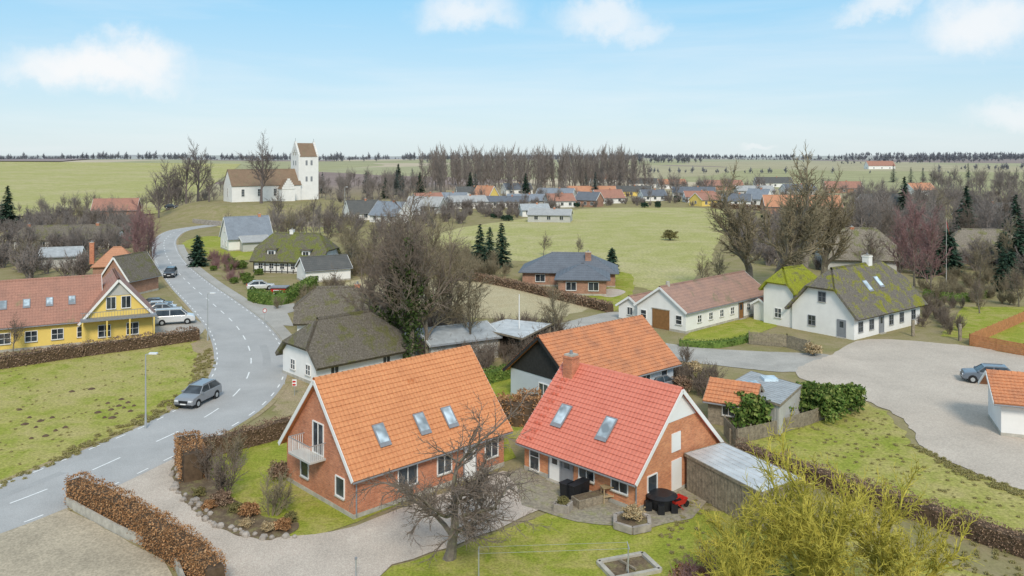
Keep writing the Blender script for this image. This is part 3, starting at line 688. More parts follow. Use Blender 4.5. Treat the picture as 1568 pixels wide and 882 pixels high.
def house(name, o, ang, L, W, he, hr, wall, roof, ov=.4, og=.25, tiles=False, hip=None, front=(), left=(), right=(), doors=(), sky=(), chim=(), barge='paint', gable=None, th=.16, plinth=True, zb=0, wtrim='paint', cm='brick', ldoors=(), rdoors=(), gz=None):
    """local frame: ridge along x (0..L), front wall y=0, gables x=0 and x=L"""
    e = empty(name, (o[0], o[1], zb), radians(ang)); mid = W/2; sl = (hr-he)/mid
    ux = Vector((1, 0, 0)); uy = Vector((0, 1, 0)); up = Vector((0, 0, 1))
    wb = MB(); k = hip[0] if hip else 1.0; a = hip[1] if hip else 0
    yv = mid*k; zv = he+sl*yv
    gp = [(0, 0), (W, 0), (W, he), (W-yv, zv), (yv, zv), (0, he)] if hip and 0 < k < 1 else [(0, 0), (W, 0), (W, he), (0, he)] if hip else [(0, 0), (W, 0), (W, he), (mid, hr), (0, he)]
    wb.prism([(0, y, z) for y, z in gp], (L, 0, 0), wall)
    wb.obj('walls', e)
    if plinth:
        pb = MB()
        for A, B in (((-.03, -.03, .0), (L+.03, .0, .3)), ((-.03, 0, 0), (0, W+.03, .3)), ((L, 0, 0), (L+.03, W+.03, .3))): pb.box(A, B, 'plinth')
        pb.obj('plinth', e)
    if gable:
        gb = MB(); zg = gz or he; yg = (zg-he)/sl
        for x0, sx in ((0, -1), (L, 1)):
            gb.prism([(x0+sx*.001, yg, zg), (x0+sx*.001, W-yg, zg), (x0+sx*.001, mid, hr)], (sx*.05, 0, 0), gable)
        gb.obj('gable_cladding', e)
    rb = MB(); lift = Vector((0, 0, .03))
    for sd in (0, 1):
        fy = (lambda y: y) if sd == 0 else (lambda y: W-y)
        ze = he-sl*ov
        if hip:
            yk = mid*k
            pts = [(-og, fy(-ov), ze), (L+og, fy(-ov), ze)]
            pts += [(L+og, fy(yk), he+sl*yk)] if k > 0 else []
            pts += [(L-a, fy(mid), hr), (a, fy(mid), hr)]
            pts += [(-og, fy(yk), he+sl*yk)] if k > 0 else []
        else: pts = [(-og, fy(-ov), ze), (L+og, fy(-ov), ze), (L+og, fy(mid), hr), (-og, fy(mid), hr)]
        nrm = Vector((0, -sl, 1)).normalized() if sd == 0 else Vector((0, sl, 1)).normalized()
        pts = [Vector(p)+lift for p in pts]
        if sd: pts = pts[::-1]
        rb.prism(pts, nrm*th, roof)
        if tiles:
            S_ = hypot(mid+ov, (mid+ov)*sl)
            if sd == 0: tiled(rb, Vector((-og, -ov, ze))+lift+nrm*(th+.003), ux, Vector((0, 1, sl)).normalized(), L+2*og, S_, roof)
            else: tiled(rb, Vector((L+og, W+ov, ze))+lift+nrm*(th+.003), -ux, Vector((0, -1, sl)).normalized(), L+2*og, S_, roof)
    if hip:
        for x0, s in ((0, 1), (L, -1)):
            yk = mid*k; zk = he+sl*yk; e0 = 0 if k > 0 else ov
            pp = [Vector((x0-s*og, yk-e0, zk-(sl*ov if k == 0 else 0))), Vector((x0-s*og, W-yk+e0, zk-(sl*ov if k == 0 else 0))), Vector((x0+s*a, mid, hr))]
            nn = (pp[1]-pp[0]).cross(pp[2]-pp[0]).normalized()
            if nn.z < 0: nn = -nn
            rb.prism([p+lift for p in pp], nn*th, roof)
    n_ = max(1, int(L/.4)); xa = a if hip else -og; xb = L-xa
    for i in range(n_):
        rr_ = .12+th*.25
        rb.cyl((xa+(xb-xa)*i/n_, mid, hr+th*.9), (xa+(xb-xa)*(i+1)/n_, mid, hr+th*.9), rr_+.015, rr_-.015, 8, roof, False)
    rb.obj('roof', e)
    if barge and not hip:
        bb = MB()
        for x0 in (-og-.03, L+og+.03):
            for y0, in ((-ov,), (W+ov,)):
                bb.beam((x0, y0, he-sl*ov+.07), (x0, mid, hr+.07), .05, .26, barge)
        bb.obj('bargeboards', e)
        gt = MB()
        gt.cyl((-og, -ov-.06, he-sl*ov+.03), (L+og, -ov-.06, he-sl*ov+.03), .07, .07, 8, 'trim')
        gt.obj('gutter', e)
    wn = MB()
    for w_ in front: win(wn, (0, 0, 0), ux, -uy, *w_, fr=wtrim)
    for w_ in left: win(wn, (0, 0, 0), uy, -ux, *w_, fr=wtrim)
    for w_ in right: win(wn, (L, 0, 0), uy, ux, *w_, fr=wtrim)
    for w_ in doors: door(wn, (0, 0, 0), ux, -uy, *w_)
    for w_ in ldoors: door(wn, (0, 0, 0), uy, -ux, *w_)
    for w_ in rdoors: door(wn, (L, 0, 0), uy, ux, *w_)
    if wn.v: wn.obj('windows_and_doors', e)
    if sky:
        sb = MB(); v = Vector((0, 1, sl)).normalized(); n = Vector((0, -sl, 1)).normalized()
        for (x, y, w, l) in sky:
            c = Vector((x, y, he+sl*y))+lift+n*(th+(.09 if tiles else .01)); q = c-ux*w/2-v*l/2
            sb.prism([q, q+ux*w, q+ux*w+v*l, q+v*l], n*.08, 'trim')
            g_ = .09; q2 = q+ux*g_+v*g_+n*.084
            sb.poly([q2, q2+ux*(w-2*g_), q2+ux*(w-2*g_)+v*(l-2*g_), q2+v*(l-2*g_)], 'sglass')
            sb.beam(q+v*.03+n*.05-v*.1, q+ux*w-v*.07+n*.05, .22, .05, 'trim', n)
        sb.obj('skylights', e)
    for (x, y, zt, w, *kk) in chim:
        cb = MB(); cmk = kk[0] if kk else cm
        cb.box((x-w/2, y-w/2, he), (x+w/2, y+w/2, zt-.25), cmk); cb.box((x-w/2-.06, y-w/2-.06, zt-.25), (x+w/2+.06, y+w/2+.06, zt-.12), cmk)
        cb.box((x-w/2+.05, y-w/2+.05, zt-.12), (x+w/2-.05, y+w/2-.05, zt), 'plinth'); cb.cyl((x, y, zt), (x, y, zt+.25), .12, .1, 8, 'trim')
        cb.obj('chimney', e)
    return e
h1 = house('brick_house', (-9.56, 49.5), 43.6, 12.4, 8.2, 2.9, 7.55, 'brick', 'rt_or', .45, .35, True,
     front=[(4.0, .95, 1.5, 1.3, 2, 1), (7.0, .95, 1.2, 1.3, 2, 1), (11.2, .95, 1.2, 1.3, 2, 1)], doors=[(9.2, 1.0, 2.1)],
     left=[(1.5, .95, 1.0, 1.2, 1, 1), (5.8, .95, 1.0, 1.2, 1, 1), (4.1, 2.9, 1.3, 2.0, 2, 1)], sky=[(2.6, 1.1, .85, 1.35), (5.8, 1.1, .85, 1.35), (8.1, 1.05, .85, 1.35)])
mb = MB(); y0, y1 = 3.2, 5.9; mb.box((-1.15, y0, 2.72), (-.0, y1, 2.84), 'greyw')
for y in [y0+i*(y1-y0)/18 for i in range(19)]: mb.beam((-1.12, y, 2.84), (-1.12, y, 3.8), .025, .025, 'paint')
for x in [-1.12+i*.14 for i in range(8)]:
    for y in (y0+.02, y1-.02): mb.beam((x, y, 2.84), (x, y, 3.8), .025, .025, 'paint')
mb.beam((-1.12, y0, 3.82), (-1.12, y1, 3.82), .05, .05, 'pole')
for y in (y0+.02, y1-.02): mb.beam((-1.12, y, 3.82), (0, y, 3.82), .05, .05, 'pole')
mb.obj('balcony', h1)
mb = MB()
for x in (6.3, 6.6): mb.cyl((x, 2.9, 6.1), (x, 2.9, 6.75), .07, .07, 8, 'rt_or')
mb.cyl((.12, -.12, .2), (.12, -.12, 2.4), .045, .045, 8, 'trim'); mb.obj('vent_pipes', h1)
h2 = house('brick_house', (.88, 57.4), -45.6, 9.7, 9.1, 2.3, 6.6, 'brick2', 'rt_red', .5, .3, True,
     front=[(1.0, .25, .9, 1.85, 1, 2), (5.7, .9, 1.3, 1.1, 2, 1), (8.4, .9, 1.3, 1.1, 2, 1)], doors=[(2.9, .95, 1.95), (4.0, .95, 1.95, 'trim')],
     right=[(1.6, .9, 1.0, 1.0, 1, 1), (7.2, 1.0, .9, .9, 1, 1)], gable='paint', gz=4.75, sky=[(2.25, 1.6, .95, 1.6), (6.2, 1.62, .95, 1.6)], chim=[(.9, 3.9, 7.6, .85)])
mb = MB(); mb.box((9.7, 3.7, 2.75), (9.76, 4.7, 3.95), 'paint'); mb.box((9.7, 3.7, .25), (9.76, 4.8, 2.2), 'paint'); mb.obj('gable_shutters', h2)
mb = MB()
for x in (.35, .75):
    for i in range(10):
        y = -.2+i*.44; z = 2.3+.945*y+.30
        mb.box((x, y-.1, z), (x+.2, y+.08, z+.14), 'rt_red')
mb.obj('ladder_tiles', h2)
mb = MB(); mb.cyl((9.75, -.1, .1), (9.75, -.1, 2.0), .045, .045, 8, 'trim'); mb.obj('downpipe', h2)
h3 = house('rendered_house', (5.4, 68.8), 41, 13.0, 8.4, 2.6, 6.0, 'blue', 'rt_or3', .5, .5, True, gable='black', barge='black', gz=2.6,
     front=[(2.5, .9, 1.2, 1.1, 2, 1), (9, .9, 1.2, 1.1, 2, 1), (11.6, .9, .9, 1.1, 1, 1)], left=[(4, .9, 1.2, 1.1, 2, 1)], doors=[(6.5, .9, 2)], wtrim='paint')
O = G(0, 540); a = radians(29); ux_ = Vector((cos(a), sin(a), 0)); uy_ = Vector((-sin(a), cos(a), 0))
O0 = O-ux_*12
hy = house('yellow_house', O0, 29, 22, 9, 3.0, 7.2, 'yellow', 'r_brown', .4, .3, barge='paint',
     front=[(2+i*2.6, .9, 1.2, 1.2, 2, 2) for i in range(8)], sky=[(3+i*2.3, 2.0, .75, 1.1) for i in range(8)], chim=[])
hw = house('yellow_house_wing', O0+ux_*27.6-uy_*.8, 29+90, 10, 7.4, 3.0, 7.3, 'yellow', 'r_brown', .5, .4, barge='paint', doors=[], left=[(2.2, .8, 1.3, 1.4, 2, 2), (5.2, .8, 1.3, 1.4, 2, 2), (2.9, 4.0, 1.0, 1.4, 2, 1), (4.5, 4.0, 1.0, 1.4, 2, 1)], gable=None)
mb = MB(); mb.box((-1.6, -.3, 2.95), (0, 7.7, 3.15), 'trim')
for i in range(27): mb.beam((-1.55, -.3+i*.3, 3.15), (-1.55, -.3+i*.3, 4.0), .03, .03, 'trim')
mb.beam((-1.55, -.3, 4.0), (-1.55, 7.7, 4.0), .06, .06, 'trim')
for y in (0, 2.6, 5.0, 7.5): mb.beam((-1.5, y, 0), (-1.5, y, 2.95), .16, .16, 'yellow')
mb.obj('balcony', hw)
mb = MB(); mb.poly([(-.06, 3.7-1.5, 5.55), (-.06, 3.7+1.5, 5.55), (-.06, 3.7, 7.2)][::-1], 'greyw'); mb.obj('gable_panel', hw)
house('brick_house', G(142, 436), 20, 7, 6, 3.2, 5.8, 'brick3', 'r_or', chim=[(-.5, 3, 7.0, .7)], hip=(0, 2.8))
house('brick_barn', G(196, 455), 75, 7, 5, 2.8, 6.0, 'brick3', 'thatchd')
house('cottage', G(22, 383), 12, 22, 7, 2.3, 5.0, 'white', 'thatchd', front=[(3+i*3, .8, 1, 1, 2, 1) for i in range(6)], chim=[(2, 3.5, 5.8, .7), (17, 3.5, 5.8, .7)], hip=(.5, 1.5), th=.3)
house('brick_house', G(140, 338), 15, 14, 8, 3.5, 7, 'brick3', 'r_brown', front=[(2, 1, 1.2, 1.3), (6, 1, 1.2, 1.3), (10, 1, 1.2, 1.3)])
house('garage', G(60, 412), 20, 7, 6, 2.3, 3.6, 'greyw', 'eternit')
hh = house('half_timbered_house', G(388, 417), -12, 14, 7.5, 2.6, 6.8, 'white', 'thatchg2', .6, .4, hip=(.35, 2.2), th=.35,
     front=[(1.5+i*2.2, .8, .9, 1.0, 2, 2) for i in range(6)], chim=[(6, 3.75, 7.9, .7, 'white')])
mb = MB()
for i in range(13): mb.beam((i*1.15+.1, -.03, 0), (i*1.15+.1, -.03, 2.6), .16, .07, 'black', (0, 1, 0))
for z in (.3, 1.4, 2.5): mb.beam((0, -.025, z), (14, -.025, z), .06, .14, 'black')
for x in (3.5, 10.5):
    mb.box((x-.8, .3, 3.0), (x+.8, 2.6, 4.3), 'white'); mb.box((x-1.1, .0, 4.3), (x+1.1, 3.4, 4.55), 'thatchd'); win(mb, (x-.8, .3, 3.2), Vector((1, 0, 0)), Vector((0, -1, 0)), .8, 0, 1.2, .9)
mb.obj('timber_frame', hh)
house('white_annex', G(468, 434), 30, 8, 5.5, 2.3, 4.0, 'white', 'r_dark', chim=[])
house('white_house', G(350, 385), 32, 10, 8, 3.0, 7.4, 'white', 'r_blue', left=[(2.5, .9, 1, 1.2), (5.5, .9, 1, 1.2), (4, 4.2, 1, 1.2)], front=[(3, .9, 1, 1.2), (7, .9, 1, 1.2)], chim=[(8, 4, 8.2, .6)])
house('garden_shed', G(372, 386), 32, 6, 5, 2.2, 3.2, 'greyw', 'r_lt')
house('thatched_cottage', G(484, 592), 43, 10, 6.6, 2.3, 5.3, 'white', 'thatchd', .7, .4, hip=(.3, 2.0), th=.38, left=[(1.5, .8, .9, 1, 2, 2), (4.5, .8, .9, 1, 2, 2)], front=[(2, .8, .9, 1), (8, .8, .9, 1)])
house('thatched_cottage', G(455, 518), 8, 9.5, 6.0, 2.3, 5.2, 'white', 'thatchd', .7, .4, hip=(.3, 2.0), th=.38, front=[(2, .8, .9, 1, 2, 2), (5, .8, .9, 1, 2, 2)], chim=[(7, 3, 6.0, .6)])
house('garden_shed', G(660, 562), 30, 8, 6, 2.3, 3.2, 'greyw', 'eternit')
C0 = Vector((-101.5, 297, 0))
ch = house('church', C0, 36, 26, 10, 6.0, 11.6, 'white', 'r_church', .3, .2, plinth=False, zb=5, barge=None, front=[(4, 2, 1.1, 2.6, 2, 3), (10, 2, 1.1, 2.6, 2, 3), (16, 2, 1.1, 2.6, 2, 3)], left=[(5, 2, 1.1, 3, 2, 3)])
mb = MB()
def stepg(mb, x, y0, y1, z0, z1, n, t, k='white'):
    st = (z1-z0)/n; mid = (y0+y1)/2; hw_ = (y1-y0)/2
    for i in range(n):
        w = hw_*(1-i/n)
        mb.box((x, mid-w, z0+i*st), (x+t, mid+w, z0+(i+1)*st+.3), k)
TX, TW, TH = 25.5, 8.0, 16.5
mb.box((TX, 1.0, 0), (TX+TW, 1.0+TW, TH), 'white')
mb.obj('tower_walls', ch)
mb = MB(); mb.prism([(TX+.5, .8, TH), (TX+.5, 9.2, TH), (TX+.5, 5, TH+5.3)], (TW-1, 0, 0), 'r_church'); mb.obj('tower_roof', ch)
mb = MB(); stepg(mb, TX-.03, 1.0, 9.0, TH, TH+5.6, 7, .7); stepg(mb, TX+TW-.67, 1.0, 9.0, TH, TH+5.6, 7, .7)
mb.beam((TX+.3, 5, TH+5.6), (TX+.3, 5, TH+7.2), .1, .1, 'trim'); mb.beam((TX+TW-.3, 5, TH+5.6), (TX+TW-.3, 5, TH+7), .1, .1, 'trim')
mb.obj('stepped_gables', ch)
mb = MB()
for z in (7, 13.2):
    for x in (TX+2.8, TX+4.8):
        mb.box((x, .96, z), (x+.8, 1.0, z+1.9), 'trim')
for y in (3.4, 5.6): mb.box((TX-.04, y, 13.2), (TX, y+.8, 15), 'trim')
for y, z in ((4.6, 18), (3.4, 17), (5.8, 17)): mb.box((TX-.08, y, z), (TX-.03, y+.7, z+1.3), 'plinth')
mb.obj('belfry_openings', ch)
mb = MB(); mb.box((17, -4.5, 0), (22, 0, 4.5), 'white'); mb.prism([(16.8, -4.4, 4.5), (22.2, -4.4, 4.5), (19.5, -4.4, 8)], (0, 6.5, 0), 'r_church')
for i in range(5): mb.box((17+i*.5, -4.7, 4.5+i*.75), (22-i*.5, -4.4, 5.4+i*.75), 'white')
mb.obj('porch', ch)
mb = MB(); pts = [G(*p) for p in [(296, 342), (340, 346), (420, 345), (500, 348)]]
for a_, b_ in zip(pts, pts[1:]): mb.beam(a_+Vector((0, 0, .7)), b_+Vector((0, 0, .7)), .6, 1.5, 'stone')
mb.obj('churchyard_wall')
hb = house('brick_bungalow', G(800, 438), -6, 15.5, 9.5, 2.6, 5.0, 'brick3', 'r_grey', .7, .6, hip=(0, 4.6), th=.14, front=[(3, .8, 1.6, 1.2), (9, .6, 1.6, 1.6), (13, .8, 1.2, 1.2)], right=[(3, .8, 1.4, 1.2), (7, .8, 1.2, 1.2)], chim=[(11, 3, 5.6, 1.0, 'brick3')])
house('bungalow_wing', G(855, 452), -6, 7.5, 9, 2.6, 4.3, 'brick3', 'r_grey', .6, .6, hip=(0, 3.5), th=.14, front=[(2, .8, 1.6, 1.3), (5.5, .8, 1.6, 1.3)])
B0 = G(1050, 511); B1 = G(1174, 478); an = math.degrees(math.atan2((B1-B0).y, (B1-B0).x))
hl = house('long_barn', B0, an, (B1-B0).length, 7.4, 2.7, 5.2, 'white', 'r_rust', .35, .3, barge='paint', front=[(3+i*2.6, 1.0, .9, .9, 2, 2) for i in range(4)]+[(15+i*2.6, 1.0, .9, .9, 2, 2) for i in range(2)], left=[(1.0, 1.0, .9, 1.1, 1, 2), (6.4, 1.0, .9, 1.1, 1, 2)], doors=[(13, 1.1, 2.1, 'bwood')])
mb = MB(); mb.box((-.06, 2.4, .05), (0, 5.0, 2.5), 'bwood'); mb.beam((-.08, 2.3, 2.55), (-.08, 5.1, 2.55), .06, .1, 'plinth'); mb.cyl((1.5, 3.7, 5.2), (1.5, 3.7, 5.9), .3, .25, 8, 'plinth'); mb.obj('barn_door', hl)
uu = (B1-B0).normalized(); vv = Vector((-uu.y, uu.x, 0))
house('barn_annex', B0+vv*7.45+uu*1, an, 9, 3.8, 2.0, 3.2, 'white', 'r_rust', .3, .3, left=[(1.9, .9, .9, 1)])
A0 = G(1308, 521); A1 = G(1402, 497); an = math.degrees(math.atan2((A1-A0).y, (A1-A0).x))
hf = house('white_farmhouse', A0, an, 16.0, 8.4, 3.0, 7.6, 'white', 'thatchm', .6, .5, hip=(.55, 2.0), th=.3, plinth=False, sky=[(6.5, 2.2, 1.0, 1.5), (9.5, 2.4, 1.0, 1.5)],
     front=[(1.4, .8, 1, 1.2, 2, 2), (3.9, .8, 1, 1.2, 2, 2), (8.6, .8, 1, 1.2, 2, 2), (11.2, .8, 1, 1.2, 2, 2), (14.2, .8, 1, 1.2, 2, 2)], doors=[(6.2, 1, 2.1, 'trim')], ldoors=[(1.6, 1, 2.1, 'trim')], left=[(5.6, .9, 1, 1.2, 2, 2), (4.2, 4.0, 1, 1.2, 2, 2)], chim=[(10.5, 4.2, 9.0, .9, 'white')], wtrim='trim')
uu = (A1-A0).normalized(); vv = Vector((-uu.y, uu.x, 0))
house('farmhouse_wing', A0+vv*8.45+uu*.3, an, 6.5, 4.4, 4.6, 7.0, 'white', 'thatchg', .4, .4, hip=(.3, 1.0), th=.3, plinth=False, left=[(2.2, 1.0, 1, 1.2, 2, 2)])
house('white_annex', A0+vv*12.9+uu*1, an, 4, 2.0, 2.2, 2.8, 'white', 'r_brown', plinth=False)
house('thatched_house', G(1262, 416), -8, 13, 8, 2.8, 7.6, 'greyw', 'thatch', .6, .4, hip=(.4, 2.5), th=.35, chim=[(6, 4, 8.3, .7)])
house('thatched_house', G(1462, 404), -10, 13, 8, 2.4, 6.4, 'brick3', 'thatch', .6, .4, hip=(.4, 2.5), th=.35, chim=[])
house('white_annex', G(1533, 668), -20, 10, 5.0, 2.9, 4.3, 'white', 'rt_or3', .6, .6, True, front=[(4.5, .9, 1, 1.1)])
VL = [((536, 338), 28, 11, 8, 2.6, 6.4, 'white', 'r_dark'), ((566, 340), -35, 12, 8, 2.6, 6.6, 'white', 'r_blue'), ((590, 334), 10, 12, 8, 2.6, 4.4, 'white', 'r_lt'),
      ((662, 316), 5, 15, 8, 2.6, 5.6, 'white', 'r_blue'), ((690, 320), 20, 16, 8, 2.8, 5, 'white', 'r_lt'), ((722, 312), -40, 10, 8, 3, 8, 'yellow', 'r_or'), ((745, 318), 0, 18, 9, 2.6, 4.5, 'white', 'r_grey'), ((775, 316), -8, 16, 9, 2.6, 5, 'greyw', 'r_blue'),
      ((808, 340), -10, 14, 8, 2.4, 4.0, 'greyw', 'r_lt'), ((800, 332), 10, 10, 7, 2.4, 4.2, 'white', 'eternit'), ((868, 302), 0, 26, 9, 2.6, 5.5, 'brick3', 'r_or'), ((935, 300), -5, 22, 9, 2.6, 5.2, 'yellow', 'r_dark'), ((985, 308), 10, 12, 8, 2.6, 5.2, 'white', 'r_grey'),
      ((1030, 302), -10, 22, 9, 2.6, 5.2, 'greyw', 'r_grey'), ((1075, 316), 30, 12, 8, 2.8, 5.6, 'yellow', 'r_brown'), ((1105, 316), -20, 12, 8, 2.6, 5.2, 'white', 'r_grey'), ((1140, 314), -42, 10, 8, 3, 7, 'white', 'r_blue'), ((1050, 310), 0, 14, 8, 2.6, 5, 'white', 'r_brown'),
      ((1172, 328), -6, 28, 9, 3.0, 6.8, 'brick3', 'r_or'), ((1330, 330), 12, 16, 9, 3, 7.5, 'greyw', 'r_dark'),
      ((700, 302), 10, 16, 8, 2.6, 5.2, 'white', 'r_dark'), ((820, 308), -20, 18, 9, 2.8, 6, 'greyw', 'r_blue'), ((915, 312), 20, 14, 8, 2.6, 6, 'white', 'r_brown'), ((1130, 300), 0, 20, 9, 2.8, 5.2, 'greyw', 'r_lt'), ((620, 326), -20, 14, 8, 2.8, 6, 'greyw', 'r_lt'),
      ((1490, 345), 10, 18, 9, 3, 6.5, 'brick3', 'r_dark'), ((1080, 292), 0, 24, 10, 3, 6, 'brick3', 'r_brown'), ((640, 322), 30, 12, 8, 3, 6.5, 'white', 'r_brown'), ((880, 316), -30, 10, 8, 3, 6, 'brick3', 'r_grey'),
      ((1010, 290), 5, 18, 9, 3, 6, 'white', 'r_or'), ((960, 288), -15, 20, 9, 3, 6, 'white', 'r_dark'), ((840, 318), 15, 12, 8, 2.8, 5.5, 'white', 'r_brown'), ((1205, 300), 10, 18, 9, 3, 6, 'white', 'r_grey'), ((1265, 296), -10, 20, 9, 3, 6.5, 'brick3', 'r_brown'), ((1400, 300), 20, 16, 9, 3, 6.5, 'white', 'r_or'), ((775, 298), 20, 16, 9, 3, 6, 'white', 'r_grey'), ((1160, 288), 0, 24, 10, 3, 6.5, 'white', 'r_dark'),
      ((1330, 268), 0, 30, 12, 4, 9, 'white', 'r_brown'), ((905, 282), 10, 20, 9, 3, 6.5, 'white', 'r_or')]
for (p, an_, L_, W_, he_, hr_, wl, rf) in VL:
    q = G(*p); house('village_house', q, an_, L_, W_, he_, hr_, wl, rf, zb=hgt(q.x, q.y), plinth=False, front=[(L_*f, .8, 1.3, 1.3) for f in (.2, .5, .8)], left=[(W_/2, 1, 1.2, 1.2)], chim=[(L_*.6, W_/2, hr_+.8, .6)])
def shed(name, top, z, wall, roof, openf=(), th=.12):
    e = empty(name, (0, 0, 0)); p = [P(x, y, z) for x, y in top]; c = sum(p, Vector())/len(p); n = len(p)
    q = [c+(v-c)*.95 for v in p]; wb = MB()
    for i in range(n):
        a_, b_ = q[i], q[(i+1) % n]; d = (b_-a_).normalized(); nn = Vector((-d.y, d.x, 0))
        if i in openf:
            for t in (0, .5, 1):
                r_ = a_.lerp(b_, t); wb.beam((r_.x, r_.y, 0), (r_.x, r_.y, z-.02), .13, .13, 'wood')
            continue
        wb.beam((a_.x, a_.y, z/2), (b_.x, b_.y, z/2), .08, z-.02, wall)
        m = int((b_-a_).length/.3)
        for j in range(m):
            r_ = a_.lerp(b_, (j+.5)/m)
            for s_ in (1, -1): r2 = r_+nn*.05*s_; wb.beam((r2.x, r2.y, .05), (r2.x, r2.y, z-.05), .2, .025, wall, nn)
    wb.obj('walls', e)
    rb = MB(); rb.prism([(v.x, v.y, z) for v in p], (0, 0, th), roof)
    a_, b_, c_, d_ = p[:4]; m = max(4, int((b_-a_).length/.5))
    for j in range(m+1):
        t = j/m; r0 = a_.lerp(b_, t); r1 = d_.lerp(c_, t); rb.beam((r0.x, r0.y, z+th+.01), (r1.x, r1.y, z+th+.01), .05, .03, roof)
    for a2, b2 in zip(p, p[1:]+p[:1]): rb.beam((a2.x, a2.y, z+.05), (b2.x, b2.y, z+.05), .05, .2, 'wood')
    rb.obj('roof', e); return e
shed('carport_shed', [(1165, 758), (1228, 735), (1108, 680), (1048, 697)], 2.3, 'wood', 'metal')
shed('carport', [(800, 520), (845, 497), (776, 490), (728, 503)], 2.6, 'wood', 'metal', openf=(0, 3))
shed('grey_shed', [(1195, 622), (1228, 592), (1150, 570), (1108, 594)], 2.4, 'greyw', 'eternit')
mb = MB()
for x, y in ((1150, 588), (1178, 580)):
    p = P(x, y, 2.6); mb.box((p.x-.6, p.y-.6, 2.5), (p.x+.6, p.y+.6, 2.75), 'sglass')
mb.obj('roof_lights')
house('garden_hut', P(1084, 648), -30, 3.6, 3.2, 2.0, 3.1, 'wood', 'rt_or3', .35, .3, True, plinth=False, barge='wood', front=[(1.7, .9, 1.0, .8)])
mb = MB(); p = G(428, 461)
mb.box((-1.1, -.8, 0), (1.1, .8, 2.1), 'redp'); mb.prism([(-1.3, -1, 2.1), (1.3, -1, 2.1), (1.3, 1, 2.1), (-1.3, 1, 2.1)], (0, 0, .15), 'trim')
mb.box((-.7, -.83, .8), (.7, -.8, 1.8), 'paint'); mb.box((-.55, -.85, .9), (.55, -.83, 1.7), 'glass'); mb.obj('red_kiosk', None, p)
# ---------------------------------------------------------------- cars
def car(name, loc, head, paint, kind='suv'):
    e = empty(name, loc, radians(head))
    if kind == 'van': L, W_, prof, gh = 4.9, 1.9, [(2.45, .35), (2.45, .85), (2.25, 1.05), (1.55, 1.2), (-2.4, 1.2), (-2.45, .35)], [(1.5, 1.2), (.75, 1.9), (-2.25, 1.92), (-2.4, 1.2)]
    elif kind == 'suv': L, W_, prof, gh = 4.5, 1.85, [(2.25, .35), (2.25, .75), (2.05, .95), (1.1, 1.08), (-2.15, 1.1), (-2.25, .8), (-2.25, .35)], [(1.05, 1.08), (.35, 1.58), (-1.5, 1.64), (-2.1, 1.1)]
    else: L, W_, prof, gh = 4.3, 1.78, [(2.15, .3), (2.15, .65), (1.95, .82), (1.1, .93), (-2.0, .98), (-2.15, .8), (-2.15, .3)], [(1.05, .93), (.3, 1.42), (-1.1, 1.45), (-1.9, .98)]
    import bmesh
    mb = MB(); mb.prism([(x, -W_/2, z) for x, z in prof], (0, W_, 0), paint); me = mb.mesh('body')
    bm = bmesh.new(); bm.from_mesh(me); bmesh.ops.recalc_face_normals(bm, faces=bm.faces)
    bmesh.ops.bevel(bm, geom=bm.edges[:], offset=.09, segments=3, affect='EDGES', profile=.6); bm.to_mesh(me); bm.free()
    for p in me.polygons: p.use_smooth = True
    o = bpy.data.objects.new('body', me); COL.objects.link(o); o.parent = e
    g = MB(); ins = .18; w0 = W_/2-.06; w1 = W_/2-ins-.06
    (x0, z0), (x1, z1), (x2, z2), (x3, z3) = gh
    A = [(x0, -w0, z0), (x1, -w1, z1), (x2, -w1, z2), (x3, -w0, z3)]; B = [(x, -y, z) for x, y, z in A]
    g.faces(A+B, [(0, 1, 2, 3), (7, 6, 5, 4), (0, 4, 5, 1), (2, 6, 7, 3)], 'glass')
    g.obj('windows', e)
    rf = MB(); rf.prism([(x1+.06, -w1-.02, z1-.01), (x1+.06, w1+.02, z1-.01), (x2-.08, w1+.02, z2-.01), (x2-.08, -w1-.02, z2-.01)], (0, 0, .05), paint)
    for s in (-1, 1):
        for (xa, za, xb, zb) in ((x0, z0, x1, z1), (x3, z3, x2, z2)): rf.beam((xa, s*w0, za), (xb, s*w1, zb), .07, .07, paint)
        xm = (x1+x2)/2+.15; rf.beam((xm, s*(w0+.005), z0), (xm, s*(w1+.005), (z1+z2)/2), .06, .03, paint)
        rf.beam((x1-.1, s*w1*.9, z1+.08), (x2+.1, s*w1*.9, z2+.06), .04, .04, 'trim')
        rf.box((x0-.25, s*(w0+.02)-(.0 if s > 0 else .16), z0+.02), (x0-.05, s*(w0+.02)+(.16 if s > 0 else 0), z0+.15), paint)
    rf.obj('roof_and_pillars', e)
    d = MB()
    for x in (L*.31, -L*.31):
        for s in (-1, 1):
            y = s*(W_/2-.1); d.cyl((x, y-.11, .34), (x, y+.12, .34), .34, .34, 18, 'tyre'); ys_ = y+s*.125
            d.cyl((x, ys_-s*.02, .34), (x, ys_, .34), .21, .2, 14, 'pole')
            d.cyl((x, y-.02*s, .36), (x, y+s*.105, .36), .41, .41, 18, 'plast')
    d.obj('wheels', e)
    l = MB(); fx = L/2
    for s in (-1, 1):
        l.box((fx-.12, s*.66-.17, .66), (fx+.015, s*.66+.17, .80), 'lamp'); l.box((-fx-.015, s*.7-.12, .75), (-fx+.1, s*.7+.12, .98), 'redp')
    l.box((fx-.05, -.42, .52), (fx+.012, .42, .76), 'plast'); l.box((fx-.02, -.26, .42), (fx+.02, .26, .52), 'paint'); l.box((-fx-.02, -.26, .6), (-fx+.02, .26, .72), 'paint')
    l.box((fx-.1, -.8, .3), (fx+.01, .8, .42), 'plast')
    l.obj('lights_and_grille', e)
    return e
def on(x, y, z=.066): q = G(x, y); q.z = z; return q
car('silver_suv', on(304, 617), -103, 'car_silver')
car('black_car', on(261, 424), -75, 'car_dark')
